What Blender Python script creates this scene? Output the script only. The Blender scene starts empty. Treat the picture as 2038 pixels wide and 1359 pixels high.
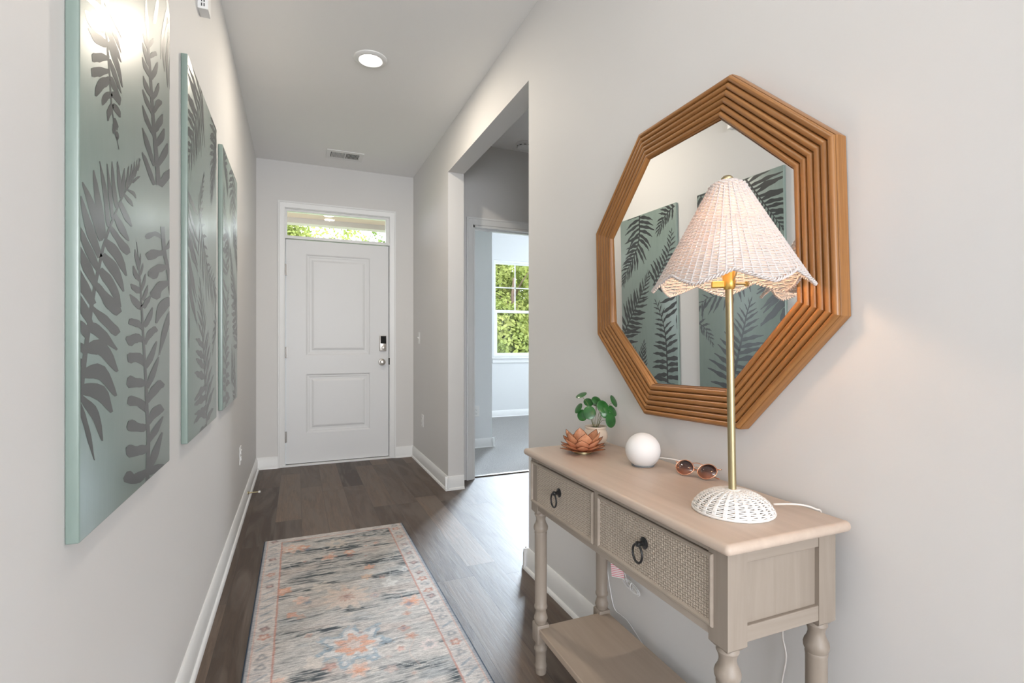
import bpy, bmesh, math, random
import numpy as np
from mathutils import Vector, Matrix
PI = math.pi
R = math.radians
sc = bpy.context.scene
COL = sc.collection

# ------------------------------------------------------------------ camera
cd = bpy.data.cameras.new('camera'); cam = bpy.data.objects.new('camera', cd); COL.objects.link(cam)
cam.location = (0, 0, 1.1158); cam.rotation_euler = (R(90), 0, -0.40139)
cd.sensor_width = 36; cd.lens = 36 * 1005.6 / 2038; cd.shift_y = 2.65 / 2038; cd.clip_start = .02; cd.clip_end = 200
sc.camera = cam
# ------------------------------------------------------------------ world, daylight, exposure
SKY = 4.8
wd = bpy.data.worlds.new('sky'); sc.world = wd; wd.use_nodes = True
nt = wd.node_tree; nt.nodes.clear()
wo = nt.nodes.new('ShaderNodeOutputWorld'); bg = nt.nodes.new('ShaderNodeBackground')
bg.inputs['Color'].default_value = (.86, .92, 1.0, 1); bg.inputs['Strength'].default_value = SKY
nt.links.new(bg.outputs[0], wo.inputs[0])
def sun(name, direction, strength, angle, color):
    l = bpy.data.lights.new(name, 'SUN'); l.energy = strength; l.angle = R(angle); l.color = color
    o = bpy.data.objects.new(name, l); COL.objects.link(o)
    o.rotation_euler = Vector(direction).to_track_quat('-Z', 'Y').to_euler(); return o
sun('window_light_sun', (-.53 * math.cos(R(19.5)), -.848 * math.cos(R(19.5)), -math.sin(R(19.5))), 10.5, 11, (.74, .87, 1.0))  # bluish sun lamp added to stand in for soft bedroom window light
def portal(name, loc, rot, sx, sy):
    l = bpy.data.lights.new(name, 'AREA'); l.shape = 'RECTANGLE'; l.size = sx; l.size_y = sy; l.cycles.is_portal = True
    o = bpy.data.objects.new(name, l); COL.objects.link(o); o.location = loc; o.rotation_euler = rot; return o
portal('portal_living', (0.5, -5.98, 1.3), (R(90), 0, 0), 6.4, 2.4)
portal('portal_bedroom', (3.72, 7.22, 1.62), (R(-90), 0, 0), 2.0, 1.4)
portal('portal_transom', (.35, 5.03, 2.19), (R(-90), 0, 0), .9, .25)
def daylight_fill(name, loc, rot, sx, sy, watt, color=(.93, .96, 1.0)):
    # daylight lamp added outside an unseen opening to brighten the rooms
    l = bpy.data.lights.new(name, 'AREA'); l.shape = 'RECTANGLE'; l.size = sx; l.size_y = sy; l.energy = watt; l.color = color
    o = bpy.data.objects.new(name, l); COL.objects.link(o); o.location = loc; o.rotation_euler = rot; return o
daylight_fill('fill_living', (0.5, -6.2, 1.3), (R(90), 0, 0), 6.3, 2.4, 350, (.975, .98, 1.0))
daylight_fill('fill_living_side', (4.7, -3.1, 1.4), (R(90), 0, R(90)), 2.9, 1.8, 85, (.96, .98, 1.0))
daylight_fill('fill_bedroom', (5.0, 5.6, 1.6), (R(90), 0, R(90)), 1.6, 1.4, 26, (.86, .93, 1.0))
sc.view_settings.view_transform = 'Standard'; sc.view_settings.look = 'None'
sc.view_settings.gamma = 1; sc.view_settings.use_curve_mapping = False
sc.view_settings.exposure = 0.09

# ------------------------------------------------------------------ material helpers
def mat(name, col=(.8, .8, .8), rough=.5, metal=0, spec=.5, **kw):
    m = bpy.data.materials.new(name); m.use_nodes = True
    b = m.node_tree.nodes['Principled BSDF']
    b.inputs['Base Color'].default_value = (*col, 1); b.inputs['Roughness'].default_value = rough
    b.inputs['Metallic'].default_value = metal; b.inputs['Specular IOR Level'].default_value = spec
    for k, v in kw.items(): b.inputs[k.replace('_', ' ')].default_value = v
    return m
class N:
    def __init__(s, m): s.t = m.node_tree; s.b = s.t.nodes['Principled BSDF']
    def n(s, typ, ins={}, **kw):
        o = s.t.nodes.new('ShaderNode' + typ)
        for k, v in kw.items(): setattr(o, k, v)
        for k, v in ins.items():
            if hasattr(v, 'links') or isinstance(v, bpy.types.NodeSocket): s.t.links.new(v, o.inputs[k])
            else: o.inputs[k].default_value = v
        return o
    def L(s, a, b): s.t.links.new(a, b)
    def m(s, op, a, b=None, c=None):
        o = s.t.nodes.new('ShaderNodeMath'); o.operation = op
        for i, v in enumerate((a, b, c)):
            if v is None: continue
            if isinstance(v, (int, float)): o.inputs[i].default_value = v
            else: s.t.links.new(v, o.inputs[i])
        return o.outputs[0]
    def ramp(s, fac, stops):
        o = s.t.nodes.new('ShaderNodeValToRGB'); e = o.color_ramp.elements
        while len(e) < len(stops): e.new(.5)
        for i, (p, c) in enumerate(stops): e[i].position = p; e[i].color = (*c, 1)
        s.t.links.new(fac, o.inputs[0]); return o.outputs[0]
    def mix(s, fac, a, b, mode='MIX'):
        o = s.t.nodes.new('ShaderNodeMix'); o.data_type = 'RGBA'; o.blend_type = mode
        for k, v in ((0, fac), (6, a), (7, b)):
            if isinstance(v, (int, float)): o.inputs[k].default_value = v
            elif isinstance(v, tuple): o.inputs[k].default_value = (*v, 1)
            else: s.t.links.new(v, o.inputs[k])
        return o.outputs[2]
    def obj(s): return s.n('TexCoord').outputs['Object']
    def mapped(s, scale, rot=(0, 0, 0), src=None):
        return s.n('Mapping', {'Vector': src or s.obj(), 'Scale': scale, 'Rotation': rot}).outputs[0]
    def bump(s, h, st, dist=.002):
        o = s.n('Bump', {'Height': h, 'Strength': st, 'Distance': dist}); s.L(o.outputs[0], s.b.inputs['Normal'])
    def col(s, c): s.L(c, s.b.inputs['Base Color'])
def paint(name, col, rough=.6, scale=90, st=.12, spec=.4):
    m = mat(name, col, rough, spec=spec); g = N(m)
    ns = g.n('TexNoise', {'Vector': g.obj(), 'Scale': scale, 'Detail': 3.0}); g.bump(ns.outputs[0], st, .001)
    return m
M = {}
M['wall'] = paint('greige_wall_paint', (.75, .742, .730), .62, 160, .08, .3)
M['ceil'] = paint('ceiling_paint', (.93, .93, .925), .75, 120, .25, .3)
M['bedwall'] = paint('bedroom_wall_paint', (.76, .78, .79), .6)
M['trim'] = paint('white_trim_enamel', (.86, .87, .87), .33, 60, .02)
M['door'] = paint('white_door_enamel', (.80, .81, .82), .38, 40, .03)
M['white_plastic'] = mat('white_plastic', (.86, .86, .85), .35)
M['slot'] = mat('dark_slot', (.03, .03, .03), .7)
M['dark'] = mat('dark_gap', (.02, .02, .02), .8)
M['brass'] = mat('brushed_brass', (.44, .37, .22), .42, 1)
M['gold'] = mat('gold_metal', (.80, .52, .14), .3, 1)
M['nickel'] = mat('satin_nickel', (.55, .52, .48), .28, 1)
M['black'] = mat('black_iron', (.012, .012, .013), .32, spec=.6)
M['gloss_black'] = mat('glossy_black', (.01, .01, .01), .1)
M['steel'] = mat('dull_steel', (.42, .40, .38), .4, 1)

def planks():
    m = mat('vinyl_plank_floor', rough=.40, spec=.42); g = N(m)
    xyz = g.n('SeparateXYZ', {0: g.obj()}); x, y = xyz.outputs[0], xyz.outputs[1]
    u = g.m('DIVIDE', g.m('ADD', x, .128 + 1.51), .151); ci = g.m('FLOOR', u); fu = g.m('FRACT', u)
    r1 = g.n('TexWhiteNoise', {'W': g.m('MULTIPLY', ci, 7.31)}, noise_dimensions='1D').outputs[0]
    v = g.m('ADD', g.m('DIVIDE', y, 1.22), g.m('MULTIPLY', r1, 5.0)); ri = g.m('FLOOR', v); fv = g.m('FRACT', v)
    cb = g.n('CombineXYZ', {0: ci, 1: ri, 2: 0.3})
    r2 = g.n('TexWhiteNoise', {0: cb.outputs[0]}, noise_dimensions='3D')
    base = g.ramp(r2.outputs[0], [(0, (.060, .041, .031)), (.35, (.088, .062, .047)), (.7, (.118, .085, .065)), (1, (.180, .134, .102))])
    off = g.n('VectorMath', {0: g.obj(), 1: r2.outputs[1]}, operation='ADD').outputs[0]
    off2 = g.n('VectorMath', {0: off, 1: (28.0, 2.2, 1.0)}, operation='MULTIPLY').outputs[0]
    grain = g.n('TexNoise', {'Vector': off2, 'Scale': 2.4, 'Detail': 8.0, 'Roughness': .68, 'Distortion': .6}).outputs[0]
    off3 = g.n('VectorMath', {0: off, 1: (7.0, 1.1, 1.0)}, operation='MULTIPLY').outputs[0]
    big = g.n('TexNoise', {'Vector': off3, 'Scale': 1.3, 'Detail': 3.0, 'Distortion': 1.6}).outputs[0]
    c = g.mix(g.ramp(grain, [(.3, (0, 0, 0)), (.7, (1, 1, 1))]), g.mix(1.0, base, (.62, .60, .58), 'MULTIPLY'), g.mix(1.0, base, (1.3, 1.27, 1.24), 'MULTIPLY'))
    c = g.mix(g.ramp(big, [(.42, (0, 0, 0)), (.62, (.5, .5, .5))]), c, (.175, .145, .122))
    eu = g.m('MINIMUM', fu, g.m('SUBTRACT', 1.0, fu)); ev = g.m('MINIMUM', fv, g.m('SUBTRACT', 1.0, fv))
    seam = g.m('MAXIMUM', g.m('LESS_THAN', eu, .007), g.m('LESS_THAN', ev, .001))
    c = g.mix(g.m('MULTIPLY', seam, .55), c, (.035, .028, .024)); g.col(c)
    g.L(g.m('ADD', .38, g.m('MULTIPLY', grain, .24)), g.b.inputs['Roughness'])
    g.bump(g.m('SUBTRACT', grain, g.m('MULTIPLY', seam, 1.0)), .5, .0015)
    return m
M['floor'] = planks()
def carpet():
    m = mat('grey_carpet', (.36, .36, .36), .95, spec=.1); g = N(m)
    a = g.n('TexNoise', {'Vector': g.obj(), 'Scale': 140.0, 'Detail': 4.0}).outputs[0]
    b = g.n('TexNoise', {'Vector': g.obj(), 'Scale': 6.0, 'Detail': 2.0}).outputs[0]
    g.col(g.mix(g.m('MULTIPLY', b, .5), g.ramp(a, [(.3, (.22, .215, .21)), (.7, (.44, .43, .42))]), (.36, .355, .35)))
    g.bump(a, .8, .006); return m
M['carpet'] = carpet()
def wood(name, dark, light, axis=1, rough=.4, sc_=1.0, spec=.4, bump=.08):
    m = mat(name, light, rough, spec=spec); g = N(m)
    s = [26.0, 26.0, 26.0]; s[axis] = 1.6
    v = g.mapped(tuple(a * sc_ for a in s))
    n = g.n('TexNoise', {'Vector': v, 'Scale': 1.4, 'Detail': 6.0, 'Roughness': .6, 'Distortion': .5}).outputs[0]
    n2 = g.n('TexNoise', {'Vector': g.mapped((5, 5, 5)), 'Scale': 1.2, 'Detail': 2.0}).outputs[0]
    g.col(g.mix(g.m('MULTIPLY', n2, .25), g.ramp(n, [(.28, dark), (.72, light)]), light)); g.bump(n, bump, .001); return m
M['tw_y'] = wood('greige_washed_wood_lit_top', (.50, .40, .325), (.59, .48, .395), 1, .36)  # tabletop wood lightened: the lamp's light is put into its colour
M['tw_d'] = wood('greige_washed_wood_rail', (.33, .275, .225), (.41, .35, .29), 1, .42)  # same wood in a tone between the lit top and dimmed legs
M['tw_z'] = wood('greige_washed_wood_dim_upright', (.27, .225, .183), (.345, .292, .243), 2, .42)  # same wood darkened for legs and end panels, shade put into the colour
M['tw_x'] = wood('greige_washed_wood_dim_cross', (.27, .225, .183), (.345, .292, .243), 0, .42)  # end frames darkened like the uprights, shade put into the colour
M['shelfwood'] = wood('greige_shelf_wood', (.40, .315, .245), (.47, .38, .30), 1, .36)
def frame_wood():
    m = mat('mirror_frame_wood', (.42, .20, .07), .30, spec=.5); g = N(m)
    at = g.n('Attribute', attribute_name='grain').outputs['Vector']
    v = g.n('Mapping', {'Vector': at, 'Scale': (1.5, 60.0, 60.0)}).outputs[0]
    n = g.n('TexNoise', {'Vector': v, 'Scale': 2.0, 'Detail': 6.0, 'Roughness': .65, 'Distortion': .4}).outputs[0]
    v2 = g.n('Mapping', {'Vector': at, 'Scale': (3.0, 14.0, 14.0)}).outputs[0]
    n2 = g.n('TexNoise', {'Vector': v2, 'Scale': 1.3, 'Detail': 2.0}).outputs[0]
    g.col(g.mix(g.m('MULTIPLY', n2, .6), g.ramp(n, [(.25, (.15, .060, .015)), (.55, (.34, .150, .044)), (.8, (.50, .250, .092))]), (.40, .185, .060)))
    g.bump(n, .15, .001); return m
M['mirrorwood'] = frame_wood()
M['mirror'] = mat('mirror_glass', (.92, .93, .93), .0, 1)
def cane():
    m = mat('woven_cane', (.4, .34, .28), .6); g = N(m)
    xyz = g.n('SeparateXYZ', {0: g.obj()}); u = g.m('DIVIDE', xyz.outputs[1], .0075); v = g.m('DIVIDE', xyz.outputs[2], .0062)
    par = g.m('FRACT', g.m('MULTIPLY', g.m('ADD', g.m('FLOOR', u), g.m('FLOOR', v)), .5))
    chk = g.m('GREATER_THAN', par, .25)
    h1 = g.m('ABSOLUTE', g.m('SINE', g.m('MULTIPLY', u, PI))); h2 = g.m('ABSOLUTE', g.m('SINE', g.m('MULTIPLY', v, PI)))
    s1 = g.m('ABSOLUTE', g.m('SINE', g.m('MULTIPLY', v, PI * 2))); s2 = g.m('ABSOLUTE', g.m('SINE', g.m('MULTIPLY', u, PI * 2)))
    ha = g.m('MULTIPLY', h1, g.m('ADD', .55, g.m('MULTIPLY', s1, .45))); hb = g.m('MULTIPLY', h2, g.m('ADD', .35, g.m('MULTIPLY', s2, .3)))
    mix = g.n('Mix', {0: chk, 2: ha, 3: hb}).outputs[0]
    ns = g.n('TexNoise', {'Vector': g.obj(), 'Scale': 60.0}).outputs[0]
    hh = g.m('ADD', g.m('MULTIPLY', mix, .9), g.m('MULTIPLY', ns, .12))
    g.col(g.ramp(hh, [(.08, (.24, .185, .14)), (.35, (.52, .435, .355)), (.8, (.72, .625, .52))])); g.bump(mix, .9, .003); return m
M['cane'] = cane()
def wicker(name, col, trans):
    m = mat(name, col, .55, spec=.35); g = N(m)
    out = [n for n in g.t.nodes if n.type == 'OUTPUT_MATERIAL'][0]
    tr = g.n('BsdfTranslucent', {'Color': (*trans, 1)}); mx = g.n('MixShader', {0: .22, 1: g.b.outputs[0], 2: tr.outputs[0]})
    g.L(mx.outputs[0], out.inputs[0]); return m
M['wicker'] = wicker('white_painted_wicker', (.78, .76, .75), (.95, .70, .52))
M['wickerbase'] = mat('white_wicker_base', (.86, .84, .81), .5)
def canvas(name):
    m = mat(name, (.29, .39, .355), .30, spec=1.0, Coat_Weight=.6, Coat_IOR=1.6, Coat_Roughness=.33); g = N(m)
    n = g.n('TexNoise', {'Vector': g.mapped((30, 30, 4)), 'Scale': 1.5, 'Detail': 5.0, 'Roughness': .7}).outputs[0]
    g.col(g.ramp(n, [(.3, (.20, .275, .24)), (.7, (.235, .31, .275))])); g.bump(n, .25, .001)
    g.L(g.m('ADD', .29, g.m('MULTIPLY', n, .12)), g.b.inputs['Roughness']); return m
M['canvas'] = canvas('sage_painted_canvas')
M['leafpaint'] = mat('slate_leaf_paint', (.034, .039, .040), .32, spec=.7, Coat_Weight=.35, Coat_IOR=1.6, Coat_Roughness=.28)
def pane():
    m = bpy.data.materials.new('window_glass'); m.use_nodes = True; t = m.node_tree; t.nodes.clear()
    o = t.nodes.new('ShaderNodeOutputMaterial'); tr = t.nodes.new('ShaderNodeBsdfTransparent'); gl = t.nodes.new('ShaderNodeBsdfGlossy')
    gl.inputs['Roughness'].default_value = .02; fr = t.nodes.new('ShaderNodeFresnel'); fr.inputs[0].default_value = 1.25
    mx = t.nodes.new('ShaderNodeMixShader'); t.links.new(fr.outputs[0], mx.inputs[0]); t.links.new(tr.outputs[0], mx.inputs[1])
    t.links.new(gl.outputs[0], mx.inputs[2]); t.links.new(mx.outputs[0], o.inputs[0]); return m
M['pane'] = pane()
def emis(name, col, st):
    m = mat(name, col, .5); b = m.node_tree.nodes['Principled BSDF']
    b.inputs['Emission Color'].default_value = (*col, 1); b.inputs['Emission Strength'].default_value = st; return m
M['lamp_disc'] = emis('downlight_lens', (1, .92, .82), 6)
M['bulb'] = emis('warm_bulb', (1, .74, .48), 5)
g = N(M['bulb']); out = [q for q in g.t.nodes if q.type == 'OUTPUT_MATERIAL'][0]
g.L(g.n('MixShader', {0: .45, 1: g.n('BsdfTransparent').outputs[0], 2: g.b.outputs[0]}).outputs[0], out.inputs[0])   # clear glass envelope

# ------------------------------------------------------------------ mesh helpers
def link(name, bm, m, parent=None, smooth=False, loc=None):
    me = bpy.data.meshes.new(name)
    bmesh.ops.recalc_face_normals(bm, faces=bm.faces) if smooth != 'keep' else None
    bm.to_mesh(me); bm.free()
    for x in (m if isinstance(m, (list, tuple)) else [m]): me.materials.append(x)
    if smooth:
        for p in me.polygons: p.use_smooth = True
    o = bpy.data.objects.new(name, me); COL.objects.link(o)
    if parent: o.parent = parent
    if loc is not None:
        o.location = loc
    return o
def autosmooth(o, ang=35):
    me = o.data; bm = bmesh.new(); bm.from_mesh(me)
    for e in bm.edges: e.smooth = not (len(e.link_faces) == 2 and e.calc_face_angle(0) > R(ang))
    for f in bm.faces: f.smooth = True
    bm.to_mesh(me); bm.free(); return o
def box(bm, x0, x1, y0, y1, z0, z1, bev=0, seg=2, mi=0):
    vs = [bm.verts.new((x, y, z)) for x in (x0, x1) for y in (y0, y1) for z in (z0, z1)]
    q = [(0, 1, 3, 2), (4, 6, 7, 5), (0, 4, 5, 1), (2, 3, 7, 6), (0, 2, 6, 4), (1, 5, 7, 3)]
    fs = [bm.faces.new([vs[i] for i in f]) for f in q]
    for f in fs: f.material_index = mi
    if bev:
        es = list({e for f in fs for e in f.edges})
        bmesh.ops.bevel(bm, geom=es, offset=bev, segments=seg, profile=.5, affect='EDGES')
    return vs
def lathe(bm, prof, seg=32, M4=None, capb=True, capt=True, mi=0):
    rings = []
    for r, z in prof:
        ring = []
        for i in range(seg):
            a = 2 * PI * i / seg; p = Vector((r * math.cos(a), r * math.sin(a), z))
            ring.append(bm.verts.new(M4 @ p if M4 else p))
        rings.append(ring)
    for a, b in zip(rings, rings[1:]):
        for i in range(seg):
            f = bm.faces.new((a[i], a[(i + 1) % seg], b[(i + 1) % seg], b[i])); f.material_index = mi
    if capb: bm.faces.new(rings[0][::-1]).material_index = mi
    if capt: bm.faces.new(rings[-1]).material_index = mi
def tube(bm, pts, r, seg=6, closed=False, caps=True, mi=0):
    pts = [Vector(p) for p in pts]; n = len(pts); rings = []; prev = None
    for i, p in enumerate(pts):
        if closed: t = pts[(i + 1) % n] - pts[i - 1]
        else: t = pts[min(i + 1, n - 1)] - pts[max(i - 1, 0)]
        if t.length < 1e-9: t = Vector((0, 0, 1))
        t.normalize()
        if prev is None:
            up = Vector((0, 0, 1)) if abs(t.z) < .9 else Vector((1, 0, 0)); nn = t.cross(up).normalized()
        else: nn = (prev - t * prev.dot(t)).normalized()
        prev = nn; b = t.cross(nn); rr = r[i] if isinstance(r, (list, tuple)) else r
        rings.append([bm.verts.new(p + (nn * math.cos(2 * PI * k / seg) + b * math.sin(2 * PI * k / seg)) * rr) for k in range(seg)])
    pairs = list(zip(rings, rings[1:])) + ([(rings[-1], rings[0])] if closed else [])
    for a, b in pairs:
        for k in range(seg): bm.faces.new((a[k], a[(k + 1) % seg], b[(k + 1) % seg], b[k])).material_index = mi
    if caps and not closed: bm.faces.new(rings[0][::-1]).material_index = mi; bm.faces.new(rings[-1]).material_index = mi
def spline(pts, n=8):
    P = [Vector(p) for p in pts]; P = [2 * P[0] - P[1]] + P + [2 * P[-1] - P[-2]]; out = []
    for i in range(1, len(P) - 2):
        for k in range(n):
            t = k / n; a, b, c, d = P[i - 1:i + 3]
            out.append(.5 * ((2 * b) + (c - a) * t + (2 * a - 5 * b + 4 * c - d) * t * t + (3 * b - a - 3 * c + d) * t ** 3))
    out.append(P[-2]); return out
def prism(bm, poly, axis, a, b, mi=0):
    """poly in the plane perpendicular to axis (0=x,1=y,2=z), extruded a..b"""
    def P(p, t): return {0: (t, p[0], p[1]), 1: (p[0], t, p[1]), 2: (p[0], p[1], t)}[axis]
    A = [bm.verts.new(P(p, a)) for p in poly]; B = [bm.verts.new(P(p, b)) for p in poly]; n = len(poly)
    for i in range(n): bm.faces.new((A[i], A[(i + 1) % n], B[(i + 1) % n], B[i])).material_index = mi
    bm.faces.new(A[::-1]).material_index = mi; bm.faces.new(B).material_index = mi
def empty(name, loc, label, cat, group=None, rz=0):
    o = bpy.data.objects.new(name, None); COL.objects.link(o); o.location = loc; o.rotation_euler = (0, 0, rz); o.empty_display_size = .05
    return tag(o, label, cat, group)
def tag(o, label, cat, group=None, kind=None):
    o['label'] = label; o['category'] = cat
    if group: o['group'] = group
    if kind: o['kind'] = kind
    return o
def struct(o, label=None, cat=None):
    o['kind'] = 'structure'
    if label: o['label'] = label
    if cat: o['category'] = cat
    return o
def holed(bm, u0, u1, w0, w1, holes, put):
    """slab with rectangular holes: cells of a grid; put(bm,a0,a1,b0,b1)"""
    us = sorted({u0, u1, *[h[0] for h in holes], *[h[1] for h in holes]}); ws = sorted({w0, w1, *[h[2] for h in holes], *[h[3] for h in holes]})
    us = [u for u in us if u0 <= u <= u1]; ws = [w for w in ws if w0 <= w <= w1]
    for a, b in zip(us, us[1:]):
        run = None
        for c, d in zip(ws, ws[1:]):
            cu, cw = (a + b) / 2, (c + d) / 2
            if any(h[0] < cu < h[1] and h[2] < cw < h[3] for h in holes):
                if run: put(bm, a, b, *run); run = None
            else: run = (run[0], d) if run else (c, d)
        if run: put(bm, a, b, *run)

# ------------------------------------------------------------------ the room shell
H = 2.743
XL, XR, XT = -.3354, 1.0508, 1.1754
YB = 4.967; YJ = 3.7163; YN = 2.2645; ZO = 2.4116; YS = 3.93; YS2 = 4.05
def wall_y(name, y0, y1, x0, x1, holes, m, z1=H):     # wall lying in a plane of constant y
    bm = bmesh.new(); holed(bm, x0, x1, 0, z1, holes, lambda b, a0, a1, c0, c1: box(b, a0, a1, y0, y1, c0, c1)); return struct(link(name, bm, m), cat='wall', label=None)
def wall_x(name, x0, x1, y0, y1, holes, m, z1=H):
    bm = bmesh.new(); holed(bm, y0, y1, 0, z1, holes, lambda b, a0, a1, c0, c1: box(b, x0, x1, a0, a1, c0, c1)); return struct(link(name, bm, m), cat='wall', label=None)
bm = bmesh.new(); box(bm, -3.6, 4.6, -6, 3.985, -.1, 0); box(bm, XL, XT, 3.985, YB + .1, -.1, 0); f = struct(link('floor', bm, M['floor']), 'grey brown wood plank floor of the entry hall', 'floor')
bm = bmesh.new(); box(bm, XT + .005, 4.9, 3.992, 7.15, -.1, .008); struct(link('floor_bedroom', bm, M['carpet']), 'light grey carpet in the bedroom past the hall opening', 'carpet')
bm = bmesh.new(); box(bm, -3.6, 4.9, -6, 7.2, H, H + .15); struct(link('ceiling', bm, M['ceil']), 'pale grey flat painted ceiling', 'ceiling')
wall_x('wall_left', XL - .12, XL, -.5, YB + .14, [], M['wall'])
wall_x('wall_right', XR, XT, -.5, YB + .14, [(YN, YJ, 0, ZO)], M['wall'])
DX0, DX1, DZ0, DZ1 = -.0989, .8149, .0214, 2.0524
CX0, CX1, CZ = -.161, .878, 2.388
wall_y('wall_back', YB, YB + .14, XL, XR, [(DX0 - .02, DX1 + .02, 0, CZ - .045)], M['wall'])
BX0, BX1 = 1.322, 2.62
wall_y('wall_side_hall', YS, YS2, XT, 3.4, [(BX0, BX1, 0, 2.075)], M['wall'])
wall_y('wall_side_hall_near', 1.98, 2.1, XT, 3.4, [], M['wall'])
wall_x('wall_side_hall_end', 3.28, 3.4, 2.1, YS, [], M['wall'])
wall_y('wall_closet', 5.06, 5.18, XT, 1.915, [], M['bedwall'])
wall_x('wall_closet_side', 1.80, 1.915, 5.18, 7.05, [], M['bedwall'])
W0, W1, WZ0, WZ1 = 2.70, 4.74, .90, 2.36
wall_y('wall_bedroom_back', 7.05, 7.2, 1.8, 4.9, [(W0, W1, WZ0, WZ1)], M['bedwall'])
wall_x('wall_bedroom_right', 4.78, 4.9, 4.05, 7.05, [(4.8, 6.4, .9, 2.3)], M['bedwall'])  # unseen opening added to let more light into the bedroom
wall_y('wall_bedroom_front', YS2 - .001, YS2 + .002, 3.4, 4.9, [], M['bedwall'])
# living room behind the camera, out of view; openings in its walls added to light the hall
wall_x('wall_living_left', -3.6, -3.48, -6, -.5, [], M['wall'])
wall_x('wall_living_right', 4.48, 4.6, -6, -.5, [(-4.6, -1.6, .5, 2.3)], M['wall'])
wall_y('wall_living_back', -6.12, -6, -3.6, 4.6, [(-2.7, 3.7, .08, 2.5)], M['wall'])
wall_y('wall_living_front_left', -.5, -.38, -3.6, XL - .12, [], M['wall'])
wall_y('wall_living_front_right', -.5, -.38, XT, 4.6, [], M['wall'])
# the floor of the outside doorstep keeps the world out under the door
# --- baseboards with quarter round, mitred by overlap
BH = .088; BT = .014; QR = .0254
def bb_profile(s=1):
    pr = [(0, 0), (0, .104), (s * .004, .104), (s * .009, .098), (s * .0105, .086), (s * BT, .080), (s * BT, .0175)]
    for k in range(0, 6):
        a = PI / 2 * (1 - k / 5); pr.append((s * (BT + .0115 * math.cos(a)), .0175 * math.sin(a)))
    return pr
def bb_y(name, x, y0, y1, s):      # runs along y on wall plane x, facing s
    bm = bmesh.new(); prism(bm, [(x + p[0], p[1]) for p in bb_profile(s)], 1, y0, y1); return autosmooth(struct(link(name, bm, M['trim'])), 40)
def bb_x(name, y, x0, x1, s):
    bm = bmesh.new(); prism(bm, [(y + p[0], p[1]) for p in bb_profile(s)], 0, x0, x1); return autosmooth(struct(link(name, bm, M['trim'])), 40)
bb_y('baseboard_left', XL, -.5, YB, 1)
bb_y('baseboard_right', XR, YJ - QR, YB, -1)
bb_y('baseboard_right_near', XR, -.5, YN + QR, -1)
bb_x('baseboard_back_left', YB, XL, CX0, -1)
bb_x('baseboard_back_right', YB, CX1, XR, -1)
bb_x('baseboard_opening_far', YJ, XR - QR, XT, -1)
bb_x('baseboard_opening_near', YN, XR - QR, XT, 1)
bb_x('baseboard_closet', 5.06, XT, 1.94, -1)
bb_y('baseboard_closet_side', 1.915, 5.035, 7.05, 1)
bb_x('baseboard_bedroom', 7.05, 1.9, 4.8, -1)
bb_x('baseboard_side_hall', YS, BX1 + .07, 3.3, -1)
# --- front door casing, jambs, transom
def casing(name, x0, x1, zt, w, yf, zb=0):
    """picture-frame door casing on a wall facing -y; outer x0..x1, top zt, width w"""
    bm = bmesh.new()
    prof = [(0, 0), (0, .018), (.012, .019), (.016, .015), (w * .55, .012), (w - .008, .0095), (w - .002, .007), (w, 0)]
    path = [(x0, zb, 1, 0), (x0, zt, 1, -1), (x1, zt, -1, -1), (x1, zb, -1, 0)]
    rings = [[bm.verts.new((px + d * sx, yf - t, pz + d * sz)) for d, t in prof] for px, pz, sx, sz in path]
    for a, b in zip(rings, rings[1:]):
        for i in range(len(prof) - 1): bm.faces.new((a[i], a[i + 1], b[i + 1], b[i]))
        bm.faces.new((a[-1], a[0], b[0], b[-1]))
    bm.faces.new(rings[0]); bm.faces.new(rings[-1][::-1]); return autosmooth(struct(link(name, bm, M['trim'])), 25)
casing('trim_1', CX0, CX1, CZ, .058, YB)
bm = bmesh.new()
for x in (DX0 - .02, DX1 + .003): box(bm, x, x + .017, YB + .0, YB + .14, 0, CZ - .045)
box(bm, DX0 - .02, DX1 + .02, YB + .0, YB + .14, CZ - .062, CZ - .045)
box(bm, DX0 - .02, DX1 + .02, YB - .004, YB + .14, DZ1 + .003, DZ1 + .030, .003)
for x0, x1 in ((DX0 - .004, DX0 + .010), (DX1 - .010, DX1 + .004)): box(bm, x0, x1, YB + .062, YB + .14, .02, DZ1 + .01)
struct(link('trim_2', bm, M['trim']))
bm = bmesh.new(); box(bm, DX0 - .02, DX1 + .02, YB - .016, YB + .16, 0, .016, .003); struct(link('trim_3', bm, M['trim']), 'white threshold under the front door', 'threshold')
# door slab with two moulded panels
def panel_loops(bm, x0, x1, z0, z1, y, steps, mi=0):
    prev = None
    for ins, dep in steps:
        loop = [bm.verts.new((a, y + dep, b)) for a, b in ((x0 + ins, z0 + ins), (x1 - ins, z0 + ins), (x1 - ins, z1 - ins), (x0 + ins, z1 - ins))]
        if prev:
            for i in range(4): bm.faces.new((prev[i], prev[(i + 1) % 4], loop[(i + 1) % 4], loop[i])).material_index = mi
        prev = loop
    bm.faces.new(prev).material_index = mi
bm = bmesh.new(); yf = YB + .016
P1 = (.070, .648, .999, 1.927); P2 = (.070, .634, .290, .832); P1 = (.070, .642, .999, 1.927); P2 = (.070, .642, .290, .832)
holed(bm, DX0 + .003, DX1 - .003, DZ0, DZ1 - .003, [P1, P2], lambda b, a0, a1, c0, c1: box(b, a0, a1, yf, yf + .042, c0, c1))
for p in (P1, P2):
    panel_loops(bm, p[0], p[1], p[2], p[3], yf, [(0, 0), (.006, .002), (.014, .009), (.024, .009), (.034, .012), (.050, .012), (.066, .004), (.074, .003)])
bmesh.ops.remove_doubles(bm, verts=bm.verts, dist=1e-5)
door = struct(link('door_1', bm, M['door']), 'white two panel front door at the end of the hall', 'door')
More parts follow.
